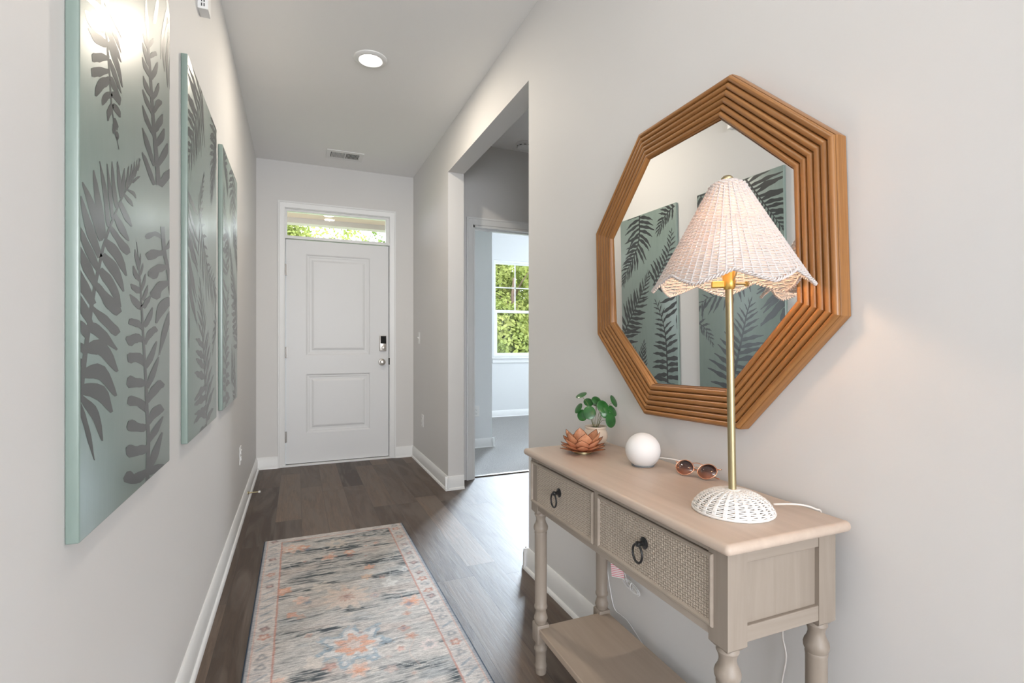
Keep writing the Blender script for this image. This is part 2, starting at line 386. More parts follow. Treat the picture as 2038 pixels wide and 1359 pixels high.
for i, z in enumerate((1.775, 1.030, .269)):
    bm = bmesh.new(); lathe(bm, [(.0065, z - .05), (.0065, z + .05)], 12, Matrix.Translation((DX0 - .0005, YB - .001, 0)))
    for k in range(4): lathe(bm, [(.0072, z - .05 + k * .025), (.0072, z - .05 + k * .025 + .023)], 12, Matrix.Translation((DX0 - .0005, YB - .001, 0)))
    box(bm, DX0 - .012, DX0 + .012, YB + .004, YB + .018, z - .048, z + .048); autosmooth(link('hinge', bm, M['steel'], door))
RY = Matrix.Rotation(R(90), 4, 'X')
bm = bmesh.new(); lathe(bm, [(.033, 0), (.033, .004), (.029, .010), (.015, .013), (.012, .020), (.012, .030), (.020, .036), (.027, .046), (.0275, .054), (.022, .062), (.010, .066)], 32, Matrix.Translation((.750, yf, .930)) @ RY)
autosmooth(link('door_knob', bm, M['nickel'], door))
bm = bmesh.new(); box(bm, .726, .790, yf - .022, yf, 1.035, 1.185, .006, 3); kp = autosmooth(link('smart_lock', bm, M['nickel'], door)); kp['label'] = 'nickel and black keypad deadbolt'
bm = bmesh.new(); box(bm, .733, .786, yf - .026, yf - .020, 1.108, 1.180, .003, 2); link('lock_battery_cover', bm, M['gloss_black'], kp)
bm = bmesh.new(); lathe(bm, [(.020, 0), (.019, .010), (.012, .012), (.010, .016)], 24, Matrix.Translation((.762, yf - .022, 1.070)) @ RY); box(bm, .757, .767, yf - .048, yf - .030, 1.056, 1.084, .002); autosmooth(link('thumb_turn', bm, M['nickel'], kp))
bm = bmesh.new(); box(bm, DX1 - .004, DX1 + .012, YB - .005, YB + .010, .905, .970, .002); link('strike_plate', bm, M['dark'], door)
bm = bmesh.new(); box(bm, DX0 + .003, DX1 - .003, yf + .004, yf + .03, .0165, DZ0 - .0005); link('door_sweep', bm, M['dark'], door)
# transom
tw = struct(link('window_1', (lambda b: (holed(b, DX0 - .003, DX1 + .003, DZ1 + .03, CZ - .062, [(-.087, .789, 2.084 - .006, 2.306)], lambda q, a0, a1, c0, c1: box(q, a0, a1, YB + .02, YB + .07, c0, c1)), b)[1])(bmesh.new()), M['trim']), 'slim transom window above the front door', 'window')
bm = bmesh.new(); panel_loops(bm, -.095, .797, 2.071, 2.314, YB + .012, [(0, .008), (.004, 0), (.010, 0)]) if False else box(bm, -.0875, .7895, YB + .045, YB + .049, 2.0775, 2.3065); link('pane', bm, M['pane'], tw)

# --- bedroom door frame (opening only), threshold strip
casing('trim_4', BX0 - .058, BX1 + .058, 2.140, .060, YS)
bm = bmesh.new()
for x in (BX0 - .002, BX1 - .014): box(bm, x, x + .016, YS - .004, YS2 + .004, .0, 2.078)
box(bm, BX0, BX1, YS - .004, YS2 + .004, 2.062, 2.078)
box(bm, BX0 + .014, BX0 + .025, YS + .04, YS + .075, 0, 2.062); box(bm, BX1 - .025, BX1 - .014, YS + .04, YS + .075, 0, 2.062); box(bm, BX0 + .014, BX1 - .014, YS + .04, YS + .075, 2.052, 2.062)
struct(link('trim_5', bm, M['trim']))
bm = bmesh.new(); box(bm, BX0 + .01, BX1 - .01, 3.968, 4.004, 0, .009, .003); struct(link('trim_6', bm, mat('metal_threshold', (.45, .44, .42), .3, 1)), 'metal transition strip between planks and carpet', 'threshold')
# --- bedroom windows (single-hung with grilles), two of them added for light
def hung_window(name, x0, x1, z0, z1, y, label):
    bm = bmesh.new(); fw = .032; zm = 1.592
    holed(bm, x0, x1, z0, z1, [(x0 + fw, x1 - fw, z0 + .03, z1 - .03)], lambda b, a0, a1, c0, c1: box(b, a0, a1, y + .02, y + .12, c0, c1))
    w = struct(link(name, bm, M['trim']), label, 'window')
    a0, a1 = x0 + fw, x1 - fw
    bm = bmesh.new(); holed(bm, a0, a1, zm - .02, z1 - .03, [(a0 + .022, a1 - .022, zm + .018, z1 - .052)], lambda b, p0, p1, c0, c1: box(b, p0, p1, y + .075, y + .100, c0, c1))
    xm = (a0 + a1) / 2; zz = (zm + z1 - .04) / 2
    box(bm, xm - .008, xm + .008, y + .082, y + .093, zm, z1 - .05); box(bm, a0 + .02, a1 - .02, y + .082, y + .093, zz - .008, zz + .008)
    up = link('upper_sash', bm, M['trim'], w); bm = bmesh.new(); box(bm, a0 + .01, a1 - .01, y + .085, y + .088, zm, z1 - .05); link('pane', bm, M['pane'], up)
    bm = bmesh.new(); holed(bm, a0, a1, z0 + .03, zm + .02, [(a0 + .036, a1 - .036, z0 + .062, zm - .022)], lambda b, p0, p1, c0, c1: box(b, p0, p1, y + .045, y + .072, c0, c1))
    lo = link('lower_sash', bm, M['trim'], w); bm = bmesh.new(); box(bm, a0 + .02, a1 - .02, y + .056, y + .059, z0 + .05, zm - .01); link('pane', bm, M['pane'], lo)
    return w
hung_window('window_2', W0, 3.46, WZ0, WZ1, 7.05, 'white single hung bedroom window with green trees outside')
hung_window('window_added_3', 3.461, 4.10, WZ0, WZ1, 7.05, 'unseen bedroom window added just right of the one in view')  # added out of view so more light reaches the hall floor
hung_window('window_added_4', 4.101, W1, WZ0, WZ1, 7.05, 'unseen bedroom window added farthest to the right')  # also added out of view to widen the light on the floor
bm = bmesh.new(); box(bm, W0 - .05, W1 + .03, 6.995, 7.09, WZ0 - .022, WZ0, .004); box(bm, W0 - .03, W1 + .03, 7.032, 7.05, WZ0 - .085, WZ0 - .022, .003); struct(link('trim_7', bm, M['trim']), 'white window sill and apron', 'window sill')

# ------------------------------------------------------------------ fittings on walls and ceiling
# recessed ceiling light
def downlight(x, y, label, grp=None, watt=11):
    t = empty('ceiling_light', (x, y, H), label, 'light', grp)
    bm = bmesh.new(); lathe(bm, [(.094, 0), (.093, -.004), (.084, -.010), (.066, -.011), (.062, -.004)], 48, None, False, False); autosmooth(link('trim_ring', bm, M['white_plastic'], t))
    bm = bmesh.new(); lathe(bm, [(.0625, -.0035), (.0001, -.0035)], 40, None, False, False); link('lens', bm, M['lamp_disc'], t)
    l = bpy.data.lights.new('downlight', 'AREA'); l.shape = 'DISK'; l.size = .12; l.energy = watt; l.color = (1, .88, .73)
    o = bpy.data.objects.new('downlight', l); COL.objects.link(o); o.parent = t; o.location = (0, 0, -.014); return t
downlight(.386, 2.985, 'round lit flush downlight on the hall ceiling', None, 14)
downlight(.37, .75, 'unseen round downlight added on the hall ceiling above the console table', None, 2.5)  # lamp added out of view for more light from above
downlight(.37, -1.6, 'unseen round downlight added on the living room ceiling behind the camera', None, 2.5)  # second added lamp, also out of view
# air vent on the ceiling
t = empty('air_vent', (.379, 4.608, H), 'white slotted air vent on the ceiling near the front door', 'vent')
bm = bmesh.new(); holed(bm, -.150, .150, -.105, .105, [(-.118, .118, -.066, .066)], lambda b, a0, a1, c0, c1: box(b, a0, a1, c0, c1, -.006, 0)); link('frame', bm, M['white_plastic'], t)
bm = bmesh.new(); box(bm, -.119, .119, -.067, .067, -.0008, 0); link('duct', bm, M['slot'], t)
for k in range(22):
    xx = -.112 + k * .0106 + (.004 if k > 10 else 0); bm = bmesh.new(); tl = .006 if k <= 10 else -.006
    prism(bm, [(xx, -.0015), (xx + .0018, -.0015), (xx + .0018 + tl, -.0085), (xx + tl, -.0085)], 1, -.066, .066); link('slat', bm, M['white_plastic'], t)
bm = bmesh.new(); box(bm, -.003, .003, -.066, .066, -.008, -.001); link('divider', bm, M['white_plastic'], t)
# smoke detector
t = empty('smoke_detector', (1.705, 3.76, H), 'round white smoke detector on the side hall ceiling', 'smoke detector')
bm = bmesh.new(); lathe(bm, [(.070, 0), (.070, -.010), (.064, -.014)], 40); autosmooth(link('base', bm, M['white_plastic'], t))
bm = bmesh.new(); lathe(bm, [(.060, -.013), (.062, -.018), (.056, -.036), (.042, -.042), (.020, -.044)], 40)
autosmooth(link('cover', bm, M['white_plastic'], t))
for k in range(10):
    a = k * PI / 5; bm = bmesh.new(); box(bm, .0585, .0605, -.010, .010, -.030, -.025); bmesh.ops.rotate(bm, verts=bm.verts, cent=(0, 0, 0), matrix=Matrix.Rotation(a, 3, 'Z')); link('slot', bm, M['slot'], t)
# wall plates
def plate(name, x, y, z, face, label, cat, kind, group=None):
    """face: 'R' on right wall (faces -x), 'L' on left wall (faces +x), 'B' faces -y"""
    rz = {'R': R(-90), 'L': R(90), 'B': 0}[face]
    t = empty(name, (x, y, z), label, cat, group, rz)      # local: faces -y
    bm = bmesh.new(); box(bm, -.035, .035, -.006, 0, -.057, .057, .003, 2); link('wall_plate', bm, M['white_plastic'], t)
    if kind == 'switch':
        bm = bmesh.new(); prism(bm, [(-.005, -.008), (-.018, .004), (-.016, .010), (-.005, .010)], 0, -.005, .005); link('toggle', bm, M['white_plastic'], t)
        for z_ in (-.030, .030):
            bm = bmesh.new(); lathe(bm, [(.003, 0), (.002, .0012)], 10, Matrix.Translation((0, -.006, z_)) @ RY); link('screw', bm, M['white_plastic'], t)
    else:
        for z_ in (-.0195, .0195):
            bm = bmesh.new(); box(bm, -.0165, .0165, -.0095, -.005, z_ - .0135, z_ + .0135, .004, 3); s = link('receptacle', bm, M['white_plastic'], t)
            for dx, hh in ((-.006, .0045), (.006, .0035)):
                bm = bmesh.new(); box(bm, dx - .0011, dx + .0011, -.0098, -.009, z_ - hh + .003, z_ + hh + .003); link('slot', bm, M['slot'], s)
            bm = bmesh.new(); lathe(bm, [(.0024, 0), (.0024, .0008)], 10, Matrix.Translation((0, -.0092, z_ - .007)) @ RY); link('slot', bm, M['slot'], s)
    return t
plate('light_switch', XR, 4.700, 1.160, 'R', 'white toggle light switch on the right wall beside the front door', 'switch', 'switch')
plate('wall_outlet', XR, 4.555, .408, 'R', 'white outlet low on the right wall below the light switch', 'outlet', 'outlet')
plate('wall_outlet', XL, 3.609, .406, 'L', 'white outlet low on the left wall near the door stop', 'outlet', 'outlet')
plate('wall_outlet', 1.735, 5.06, .392, 'B', 'white outlet on the bedroom wall seen through the opening', 'outlet', 'outlet')
# door stop on the left baseboard
t = empty('door_stop', (XL + BT, 3.99, .062), 'rod door stop with white rubber tip on the left baseboard', 'door stop')
RX = Matrix.Rotation(R(90), 4, 'Y')
bm = bmesh.new(); lathe(bm, [(.012, -.001), (.011, .004), (.0042, .008), (.0038, .068)], 16, RX); autosmooth(link('rod', bm, M['brass'], t))
bm = bmesh.new(); lathe(bm, [(.0065, .066), (.0078, .068), (.0078, .077), (.0055, .080)], 16, RX); autosmooth(link('tip', bm, M['white_plastic'], t))
# white chime box high on the left wall, only its lower end in view
t = empty('door_chime', (XL, 2.17, 2.40), 'white slotted chime box high on the left wall above the paintings', 'chime')
bm = bmesh.new(); box(bm, 0, .034, -.030, .030, -.063, .085, .002, 2); link('housing', bm, M['white_plastic'], t)
for xx in (.013, .021):
    for k in range(7):
        bm = bmesh.new(); box(bm, xx - .0016, xx + .0016, -.0308, -.0295, -.054 + k * .016, -.043 + k * .016); link('slot', bm, M['slot'], t)

# ------------------------------------------------------------------ paintings
CW, CH, CT = .610, 1.222, .0190
def clip_poly(poly, x0, x1, z0, z1):
    def cl(P, inside, inter):
        o = []
        for i in range(len(P)):
            a, b = P[i - 1], P[i]
            if inside(b):
                if not inside(a): o.append(inter(a, b))
                o.append(b)
            elif inside(a): o.append(inter(a, b))
        return o
    def ix(v): return lambda a, b: (v, a[1] + (b[1] - a[1]) * (v - a[0]) / (b[0] - a[0]))
    def iz(v): return lambda a, b: (a[0] + (b[0] - a[0]) * (v - a[1]) / (b[1] - a[1]), v)
    for ins, it in ((lambda p: p[0] >= x0, ix(x0)), (lambda p: p[0] <= x1, ix(x1)), (lambda p: p[1] >= z0, iz(z0)), (lambda p: p[1] <= z1, iz(z1))):
        if not poly: return poly
        poly = cl(poly, ins, it)
    return poly
def leaf_poly(p, ang, ln, w, bend, rnd):
    """wavy strap leaf starting at p; returns strips of quads for clean clipping"""
    n = 9; L, Rr = [], []
    a = ang; x, y = p
    ph = rnd.uniform(0, 6)
    for i in range(n + 1):
        t = i / n
        ww = w * (max(0, math.sin(PI * min(1, (.10 + t * .92) ** .85))) ** .7) * (1 + .22 * math.sin(t * 15 + ph)) * .5
        if i == n: ww = w * .10
        nx, ny = -math.sin(a), math.cos(a)
        L.append((x + nx * ww, y + ny * ww)); Rr.append((x - nx * ww * .9, y - ny * ww * .9))
        st = ln / n; a += bend / n + .10 * math.sin(t * 13 + ph); x += st * math.cos(a); y += st * math.sin(a)
    return [[L[i], L[i + 1], Rr[i + 1], Rr[i]] for i in range(n)]
def frond(polys, stem, n, l0, l1, a0, a1, w=.22, sides=(1, 1), t0=.04, stem_w=.010, seed=0, bend=.5):
    rnd = random.Random(seed); S = spline([(a, b, 0) for a, b in stem], 12); cum = [0]
    for a, b in zip(S, S[1:]): cum.append(cum[-1] + (b - a).length)
    T = cum[-1]
    def at(t):
        d = t * T
        for i in range(len(S) - 1):
            if cum[i + 1] >= d or i == len(S) - 2:
                k = (d - cum[i]) / max(1e-9, cum[i + 1] - cum[i]); p = S[i].lerp(S[i + 1], k); dr = S[i + 1] - S[i]; return (p.x, p.y), math.atan2(dr.y, dr.x)
    m = 40; pr = None
    for i in range(m + 1):
        p, a = at(i / m); ww = stem_w * (1 - .75 * i / m) * .5; q = ((p[0] - math.sin(a) * ww, p[1] + math.cos(a) * ww), (p[0] + math.sin(a) * ww, p[1] - math.cos(a) * ww))
        if pr: polys.append([pr[0], q[0], q[1], pr[1]])
        pr = q
    for side in (1, -1):
        ls = sides[0] if side == 1 else sides[1]
        if not ls: continue
        for i in range(n):
            t = t0 + (1 - t0 - .02) * (i + (.0 if side == 1 else .45)) / n; p, a = at(min(t, .985))
            ln = (l0 + (l1 - l0) * t ** 1.15) * ls * rnd.uniform(.88, 1.08); ag = R(a0 + (a1 - a0) * t + rnd.uniform(-5, 5))
            ln *= min(1, .75 + 1.6 * t)
            wd_ = min(w * ln, T / n * .72) if w < .5 else w * ln * .6
            polys.extend(leaf_poly(p, a + side * ag, ln, wd_, -side * bend * rnd.uniform(.4, 1.3), rnd))
    p, a = at(.97); polys.extend(leaf_poly(p, a, l1 * .9, l1 * .25, 0, rnd))
# outline pairs of every leaf on the nearest canvas, in millimetres from its lower near corner
D1S = [
[82,938,85,930,89,922,93,914,96,906,100,898,103,890,107,883,110,876,114,868,117,860,120,850,123,841,126,830,129,820,132,810,134,800,136,790,138,780,140,770,142,761,145,753,148,745,152,738,155,731,160,724,164,717,170,710,176,703,182,695,188,688,95,948,99,939,102,931,105,923,109,914,112,906,115,898,118,890,122,883,125,875,128,866,130,856,133,846,136,836,139,825,141,815,143,804,145,794,146,783,148,774,150,764,152,756,155,748,158,741,161,734,165,727,169,719,175,712,180,704,186,697,191,689],
[126,903,117,905,108,907,94,905,79,901,63,896,46,889,29,881,14,874,110,890,94,886,80,884,70,883,60,883,47,879,35,876,23,873,11,871],
[119,880,107,878,95,875,83,871,72,866,63,865,53,863,39,860,26,857,105,864,89,856,72,847,57,842,44,840,34,841,27,843,24,848,20,853],
[133,863,123,861,113,858,104,856,96,855,84,850,68,845,53,841,39,836,116,844,103,838,91,834,78,829,65,825,55,825,48,827,41,829,33,831],
[134,839,122,833,109,829,97,825,86,819,75,813,66,808,57,804,50,797,133,830,120,823,107,816,95,808,86,802,78,799,70,795,62,790,53,787],
[134,815,121,809,108,804,95,799,84,794,73,788,64,783,55,778,47,772,135,808,122,800,110,793,98,785,88,778,78,774,69,769,60,764,50,761],
[130,800,117,792,102,785,88,775,77,765,70,755,65,747,65,741,64,735,146,799,137,790,128,782,121,776,112,771,103,764,95,756,84,747,72,737],
[144,778,134,774,124,769,113,762,105,755,99,748,96,742,97,738,97,734,154,776,148,770,142,765,136,762,131,759,127,755,121,749,112,742,103,735],
[144,757,137,751,132,746,128,740,123,735,122,729,123,725,125,721,126,717,161,761,160,757,156,752,152,748,150,743,147,738,141,732,135,725,131,719],
[156,725,153,721,153,718,153,716,152,713,152,711,153,709,155,707,156,705,169,730,172,729,173,726,172,723,172,720,171,717,167,714,163,710,159,707],
[76,928,88,926,100,924,113,923,127,922,139,919,151,916,164,914,178,911,84,934,99,935,114,936,127,934,140,932,152,929,162,925,171,919,180,913],
[90,924,104,922,120,920,135,918,150,917,165,915,178,913,191,911,205,909,99,932,116,932,134,932,152,931,168,929,179,925,190,921,199,916,209,911],
[104,904,116,900,128,895,143,892,157,890,168,886,178,883,190,881,202,879,114,912,130,911,147,909,162,906,175,902,185,898,193,893,199,887,205,881],
[115,883,122,876,132,871,143,867,153,863,163,861,176,860,189,861,201,861,130,894,144,892,156,888,167,883,178,880,188,877,194,873,199,868,206,864],
[123,858,133,852,144,847,154,841,165,836,177,832,187,827,197,821,208,816,138,868,152,865,167,862,182,859,193,853,200,845,205,837,210,828,214,819],
[131,830,137,825,144,819,153,814,163,811,172,808,180,805,191,803,202,801,142,838,154,835,165,832,175,828,182,823,189,818,196,814,201,808,206,803],
[135,800,138,796,143,793,147,790,153,788,161,788,171,789,180,790,189,791,151,810,159,809,165,807,172,805,179,804,183,802,186,799,190,797,194,795],
[141,770,147,769,154,771,160,773,164,773,167,773,173,773,183,774,191,773,151,782,162,787,173,791,184,794,195,795,202,793,203,789,199,782,198,777],
[146,754,149,752,154,751,160,751,167,751,172,751,178,751,188,751,196,752,159,764,170,767,179,768,185,768,192,767,198,766,201,763,200,758,201,755],
[156,734,157,730,161,728,164,726,166,724,168,723,171,722,175,721,177,720,168,740,174,739,179,737,182,735,185,733,187,731,185,728,182,725,181,722],
[166,713,165,710,166,708,168,707,169,705,170,704,173,703,176,702,179,701,179,719,184,719,186,718,188,716,190,714,190,712,188,708,184,705,182,702],
[513,714,510,722,508,730,505,738,502,747,498,757,493,769,487,782,480,796,473,810,467,824,462,838,457,852,452,867,447,880,443,894,439,907,435,919,432,931,428,943,425,955,420,967,415,978,410,989,406,1001,402,1012,399,1024,396,1037,394,1050,392,1062,390,1073,387,1082,385,1089,382,1096,380,1102,378,1109,467,700,465,708,464,716,463,724,461,733,458,743,454,755,449,768,444,782,439,797,434,811,430,825,426,839,422,854,419,868,415,881,412,894,410,907,408,919,405,932,402,944,399,956,395,967,391,979,388,991,385,1003,383,1015,381,1029,380,1042,379,1054,377,1065,376,1075,374,1082,373,1090,371,1096,370,1104],
[461,699,448,709,432,718,414,725,398,731,387,736,375,738,362,738,350,739,440,691,417,697,397,704,382,712,369,718,358,723,352,727,349,732,345,737],
[463,746,447,756,431,765,416,775,402,782,388,786,376,789,365,791,353,794,438,736,417,743,398,751,379,758,365,765,358,772,354,779,350,785,347,791],
[457,819,443,823,427,826,412,829,401,833,388,836,376,838,364,841,353,844,433,807,414,808,397,811,381,813,367,816,359,821,355,828,351,834,347,841],
[444,864,431,868,418,871,406,874,393,876,381,877,372,878,363,879,353,879,424,854,408,855,391,856,375,857,364,860,358,864,354,868,350,872,347,876],
[440,902,432,905,421,905,409,905,400,907,391,909,380,909,368,910,358,912,418,889,402,887,389,886,378,887,367,888,359,891,356,896,355,903,352,908],
[428,944,419,946,407,945,397,946,389,947,379,948,369,948,360,949,351,950,409,932,395,930,383,929,370,929,359,929,353,932,351,937,349,942,346,947],
[413,972,407,974,401,976,396,978,389,979,379,980,371,981,362,982,353,983,394,960,384,960,375,959,366,959,359,961,356,965,352,969,350,974,347,979],
[406,996,401,999,397,1003,392,1006,386,1007,378,1007,371,1007,364,1007,357,1006,391,986,383,987,374,988,367,989,362,992,359,995,356,997,354,1000,353,1003],
[404,1041,404,1048,401,1053,400,1059,398,1065,393,1069,387,1073,381,1077,376,1081,386,1030,381,1034,377,1038,373,1042,369,1047,369,1054,370,1062,371,1070,371,1078],
[528,711,551,724,571,736,593,749,612,761,621,770,623,777,625,783,629,790,487,705,497,716,513,728,527,739,540,750,558,760,578,769,596,778,615,788],
[495,753,518,767,539,781,561,796,581,811,589,822,589,830,587,837,588,844,462,747,475,760,493,773,508,785,519,796,533,807,548,818,562,829,575,841],
[482,798,499,808,517,819,536,831,548,842,552,851,554,858,554,864,553,870,452,792,462,801,471,811,480,819,491,827,504,837,515,846,527,855,541,866],
[473,830,490,841,503,853,519,864,532,875,536,883,536,889,536,894,537,900,439,821,446,830,456,840,463,849,472,858,484,867,498,877,511,886,525,896],
[456,869,469,879,480,888,489,896,500,904,513,913,522,919,526,925,522,928,434,863,437,869,443,877,452,885,457,891,459,896,464,902,475,910,492,919],
[444,896,459,907,473,917,483,927,490,936,497,945,499,951,497,956,496,961,424,890,429,897,436,906,445,915,455,923,461,931,469,939,479,949,489,958],
[436,940,447,950,460,960,471,971,477,979,480,986,484,994,485,1000,484,1006,412,931,417,938,421,946,426,953,435,962,445,972,454,981,464,991,476,1003],
[418,981,427,987,438,994,447,1000,452,1004,455,1006,461,1009,470,1014,477,1020,405,977,409,982,413,987,417,992,427,1000,440,1008,450,1015,458,1020,468,1024],
[407,1000,416,1007,424,1014,432,1021,439,1028,443,1033,443,1036,442,1039,443,1043,389,993,393,999,399,1005,405,1010,409,1015,414,1021,422,1027,430,1033,437,1040],
[461,1087,471,1103,479,1118,484,1131,489,1144,493,1156,494,1165,492,1173,492,1182,440,1076,441,1086,445,1099,451,1112,456,1125,461,1137,469,1150,478,1164,486,1178],
[415,962,412,965,407,967,400,967,394,968,391,970,387,972,381,973,376,974,401,954,392,952,383,952,377,953,373,955,369,958,369,962,371,967,372,971],
[551,1231,559,1218,568,1204,577,1191,585,1177,592,1164,597,1150,600,1136,603,1121,605,1107,608,1094,613,1080,617,1066,622,1053,627,1039,632,1025,574,1246,581,1232,590,1218,598,1204,605,1189,611,1175,615,1160,617,1145,618,1130,620,1116,622,1101,625,1087,629,1072,633,1058,636,1044,640,1029],
[566,1186,552,1161,539,1136,526,1112,517,1091,513,1073,512,1058,511,1042,510,1027,584,1196,574,1173,563,1149,554,1127,545,1105,536,1085,529,1066,522,1048,515,1030],
[580,1157,564,1133,548,1108,537,1087,531,1068,530,1052,534,1038,541,1027,547,1014,596,1166,587,1144,576,1123,565,1101,556,1081,552,1064,553,1049,553,1033,552,1017],
[594,1133,583,1112,573,1091,565,1072,563,1055,565,1038,569,1021,576,1006,583,990,609,1142,605,1123,599,1105,593,1086,587,1067,586,1048,587,1030,588,1011,588,992],
[607,1084,601,1067,597,1052,596,1038,596,1024,598,1011,604,998,613,987,620,975,623,1092,625,1079,624,1065,622,1051,621,1036,623,1022,624,1008,624,992,624,977],
[622,1053,624,1041,626,1029,628,1017,632,1006,636,996,641,987,645,978,650,968,636,1060,641,1049,647,1039,652,1028,655,1017,655,1005,655,993,655,982,654,970],
[572,1170,583,1175,595,1179,607,1185,621,1192,632,1197,642,1201,654,1207,672,1221,578,1181,594,1191,609,1201,624,1210,638,1217,652,1225,667,1235,680,1243,687,1241],
[586,1138,597,1143,608,1146,619,1150,631,1157,644,1164,655,1169,667,1174,683,1187,590,1147,603,1155,616,1164,629,1173,641,1179,654,1186,667,1194,681,1203,691,1204],
[595,1108,607,1114,619,1120,631,1125,640,1128,649,1132,659,1138,670,1144,683,1152,595,1115,606,1123,619,1130,632,1138,646,1148,660,1156,672,1161,683,1166,692,1168],
[609,1085,621,1091,634,1096,645,1101,653,1104,659,1108,665,1110,671,1111,686,1120,608,1090,620,1097,633,1105,647,1114,662,1122,676,1128,689,1134,700,1140,704,1138],
[615,1057,621,1057,629,1059,637,1061,643,1062,646,1061,650,1059,657,1058,662,1056,629,1067,642,1072,654,1077,664,1079,672,1079,677,1077,676,1072,671,1065,668,1059],
[11,225,14,234,16,242,18,251,20,259,23,268,26,278,29,288,32,299,36,309,39,320,43,331,46,342,49,353,53,364,56,374,60,383,63,391,67,400,70,408,74,416,78,424,83,433,87,441,91,449,96,458,100,465,104,473,108,481,113,489,118,497,125,505,132,514,140,523,148,533,158,544,168,555,180,568,193,581,206,594,219,606,231,617,243,626,255,635,267,644,280,655,291,667,303,679,314,692,325,705,337,719,-10,229,-8,237,-5,245,-3,253,0,261,3,270,6,280,9,290,13,300,17,311,20,321,24,331,28,342,31,353,35,364,39,374,43,383,47,391,50,399,54,407,58,415,63,424,67,432,72,440,77,448,82,457,86,464,90,472,95,480,100,488,106,496,113,504,120,513,128,523,137,532,147,543,158,554,171,567,184,580,197,593,210,605,223,616,236,625,248,634,261,644,273,654,285,665,297,678,308,691,320,704,332,718],
[105,498,95,513,86,528,76,542,63,553,50,560,37,566,25,570,13,574,84,492,69,505,55,519,42,531,33,542,26,551,19,558,13,564,8,572],
[121,505,115,522,109,540,101,556,92,570,83,581,77,591,69,599,61,608,103,500,91,516,79,531,69,546,63,561,60,573,57,584,56,595,56,606],
[138,529,138,544,135,558,131,571,127,585,120,598,110,610,99,621,89,632,123,526,116,538,112,552,109,565,104,578,98,591,94,604,90,618,85,631],
[159,549,158,561,155,572,153,584,150,596,145,607,138,618,132,629,126,640,146,546,141,556,137,567,133,578,129,589,127,601,126,614,124,626,122,639],
[183,575,181,585,179,594,175,603,170,612,166,622,163,633,157,643,152,653,169,571,161,579,155,587,151,595,149,605,147,616,146,627,147,640,149,652],
[212,601,210,609,209,617,208,626,205,634,199,641,194,648,189,656,183,663,195,596,191,603,186,610,181,617,179,625,179,634,178,643,178,652,179,661],
[221,610,224,618,225,625,227,633,229,640,229,647,228,652,226,658,226,664,208,606,206,613,207,620,207,627,208,634,210,641,214,649,218,656,222,663],
[238,622,243,629,248,637,252,645,253,652,254,659,254,665,253,670,252,676,228,619,229,626,230,633,232,640,236,647,239,654,241,661,245,668,248,675],
[257,639,263,646,270,653,274,660,276,666,277,672,276,678,274,683,272,687,247,637,250,643,252,649,256,656,260,662,263,668,264,674,266,680,269,686],
[280,655,285,662,290,670,294,677,295,682,296,687,295,692,293,695,292,699,272,653,274,660,276,666,278,672,282,678,284,684,285,688,287,693,289,698],
[297,668,301,673,306,679,310,685,313,690,313,695,312,700,312,705,311,709,288,666,291,671,294,676,296,681,298,686,301,692,304,697,306,703,308,708],
[318,687,321,691,324,695,327,699,329,703,329,707,328,711,327,714,326,718,311,685,312,689,314,692,315,696,317,700,319,704,321,708,322,713,324,717],
[100,469,89,481,78,492,68,504,55,514,41,523,30,532,18,542,6,550,77,462,61,472,45,482,30,491,21,502,14,514,8,525,4,537,0,548],
[90,444,79,455,68,464,55,473,41,480,30,486,20,493,8,498,-4,503,71,439,53,446,36,454,23,462,14,470,5,478,-1,485,-5,493,-9,501],
[81,417,71,426,61,435,52,444,40,451,28,456,18,462,8,467,-3,472,58,411,43,418,28,425,14,432,6,440,1,448,-4,455,-7,462,-9,470],
[71,385,61,393,51,401,42,409,33,415,21,421,11,427,1,433,-10,439,45,377,31,384,17,391,3,397,-7,405,-11,413,-13,421,-15,429,-17,437],
[56,351,49,359,42,366,36,374,27,380,17,385,8,390,-1,394,-10,399,34,346,23,353,11,359,1,365,-6,372,-9,379,-13,385,-15,391,-16,397],
[43,329,42,334,38,338,33,342,27,346,20,349,11,351,0,353,-9,355,22,325,13,328,7,331,3,335,-2,338,-6,341,-9,345,-10,349,-13,353],
[32,302,31,305,28,308,23,310,19,313,14,315,6,317,-2,319,-9,321,17,298,10,300,5,302,1,304,-4,307,-8,310,-10,313,-11,317,-13,320],
[26,276,26,279,25,282,22,285,17,287,11,290,5,292,-2,294,-9,296,13,274,8,277,3,279,0,281,-1,283,-4,286,-8,288,-10,291,-13,295],
[280,649,291,655,300,660,308,665,315,669,321,672,325,674,328,677,333,680,272,649,279,655,287,660,296,665,304,670,311,673,318,676,325,678,331,680],
[242,623,251,624,261,624,270,625,277,625,283,626,288,625,293,624,299,623,247,628,258,630,270,632,282,634,292,634,298,632,301,630,302,627,303,625],
[216,607,225,606,234,604,242,602,250,601,258,601,265,601,271,601,278,600,227,613,238,613,250,612,261,612,270,611,275,609,278,606,280,604,282,602],
[183,585,191,579,202,573,212,568,221,563,232,560,245,559,257,558,269,556,203,593,217,589,229,584,241,579,253,575,261,571,265,567,270,563,275,559],
[155,553,165,547,174,540,184,534,197,529,211,527,223,525,235,524,249,523,176,561,191,557,207,553,222,548,233,543,239,538,246,534,251,530,256,526],
[133,526,142,521,152,516,165,512,178,507,188,502,199,497,215,494,239,493,147,533,164,530,180,527,194,523,208,520,226,517,244,515,257,510,262,502],
[105,494,116,488,127,483,142,480,159,476,173,471,189,464,210,457,232,450,125,504,146,503,167,502,185,498,200,492,215,484,228,474,234,463,241,452],
[89,466,102,461,114,455,127,450,142,445,159,440,175,432,193,425,213,417,112,477,131,474,152,472,174,468,190,461,201,451,211,441,218,430,223,419],
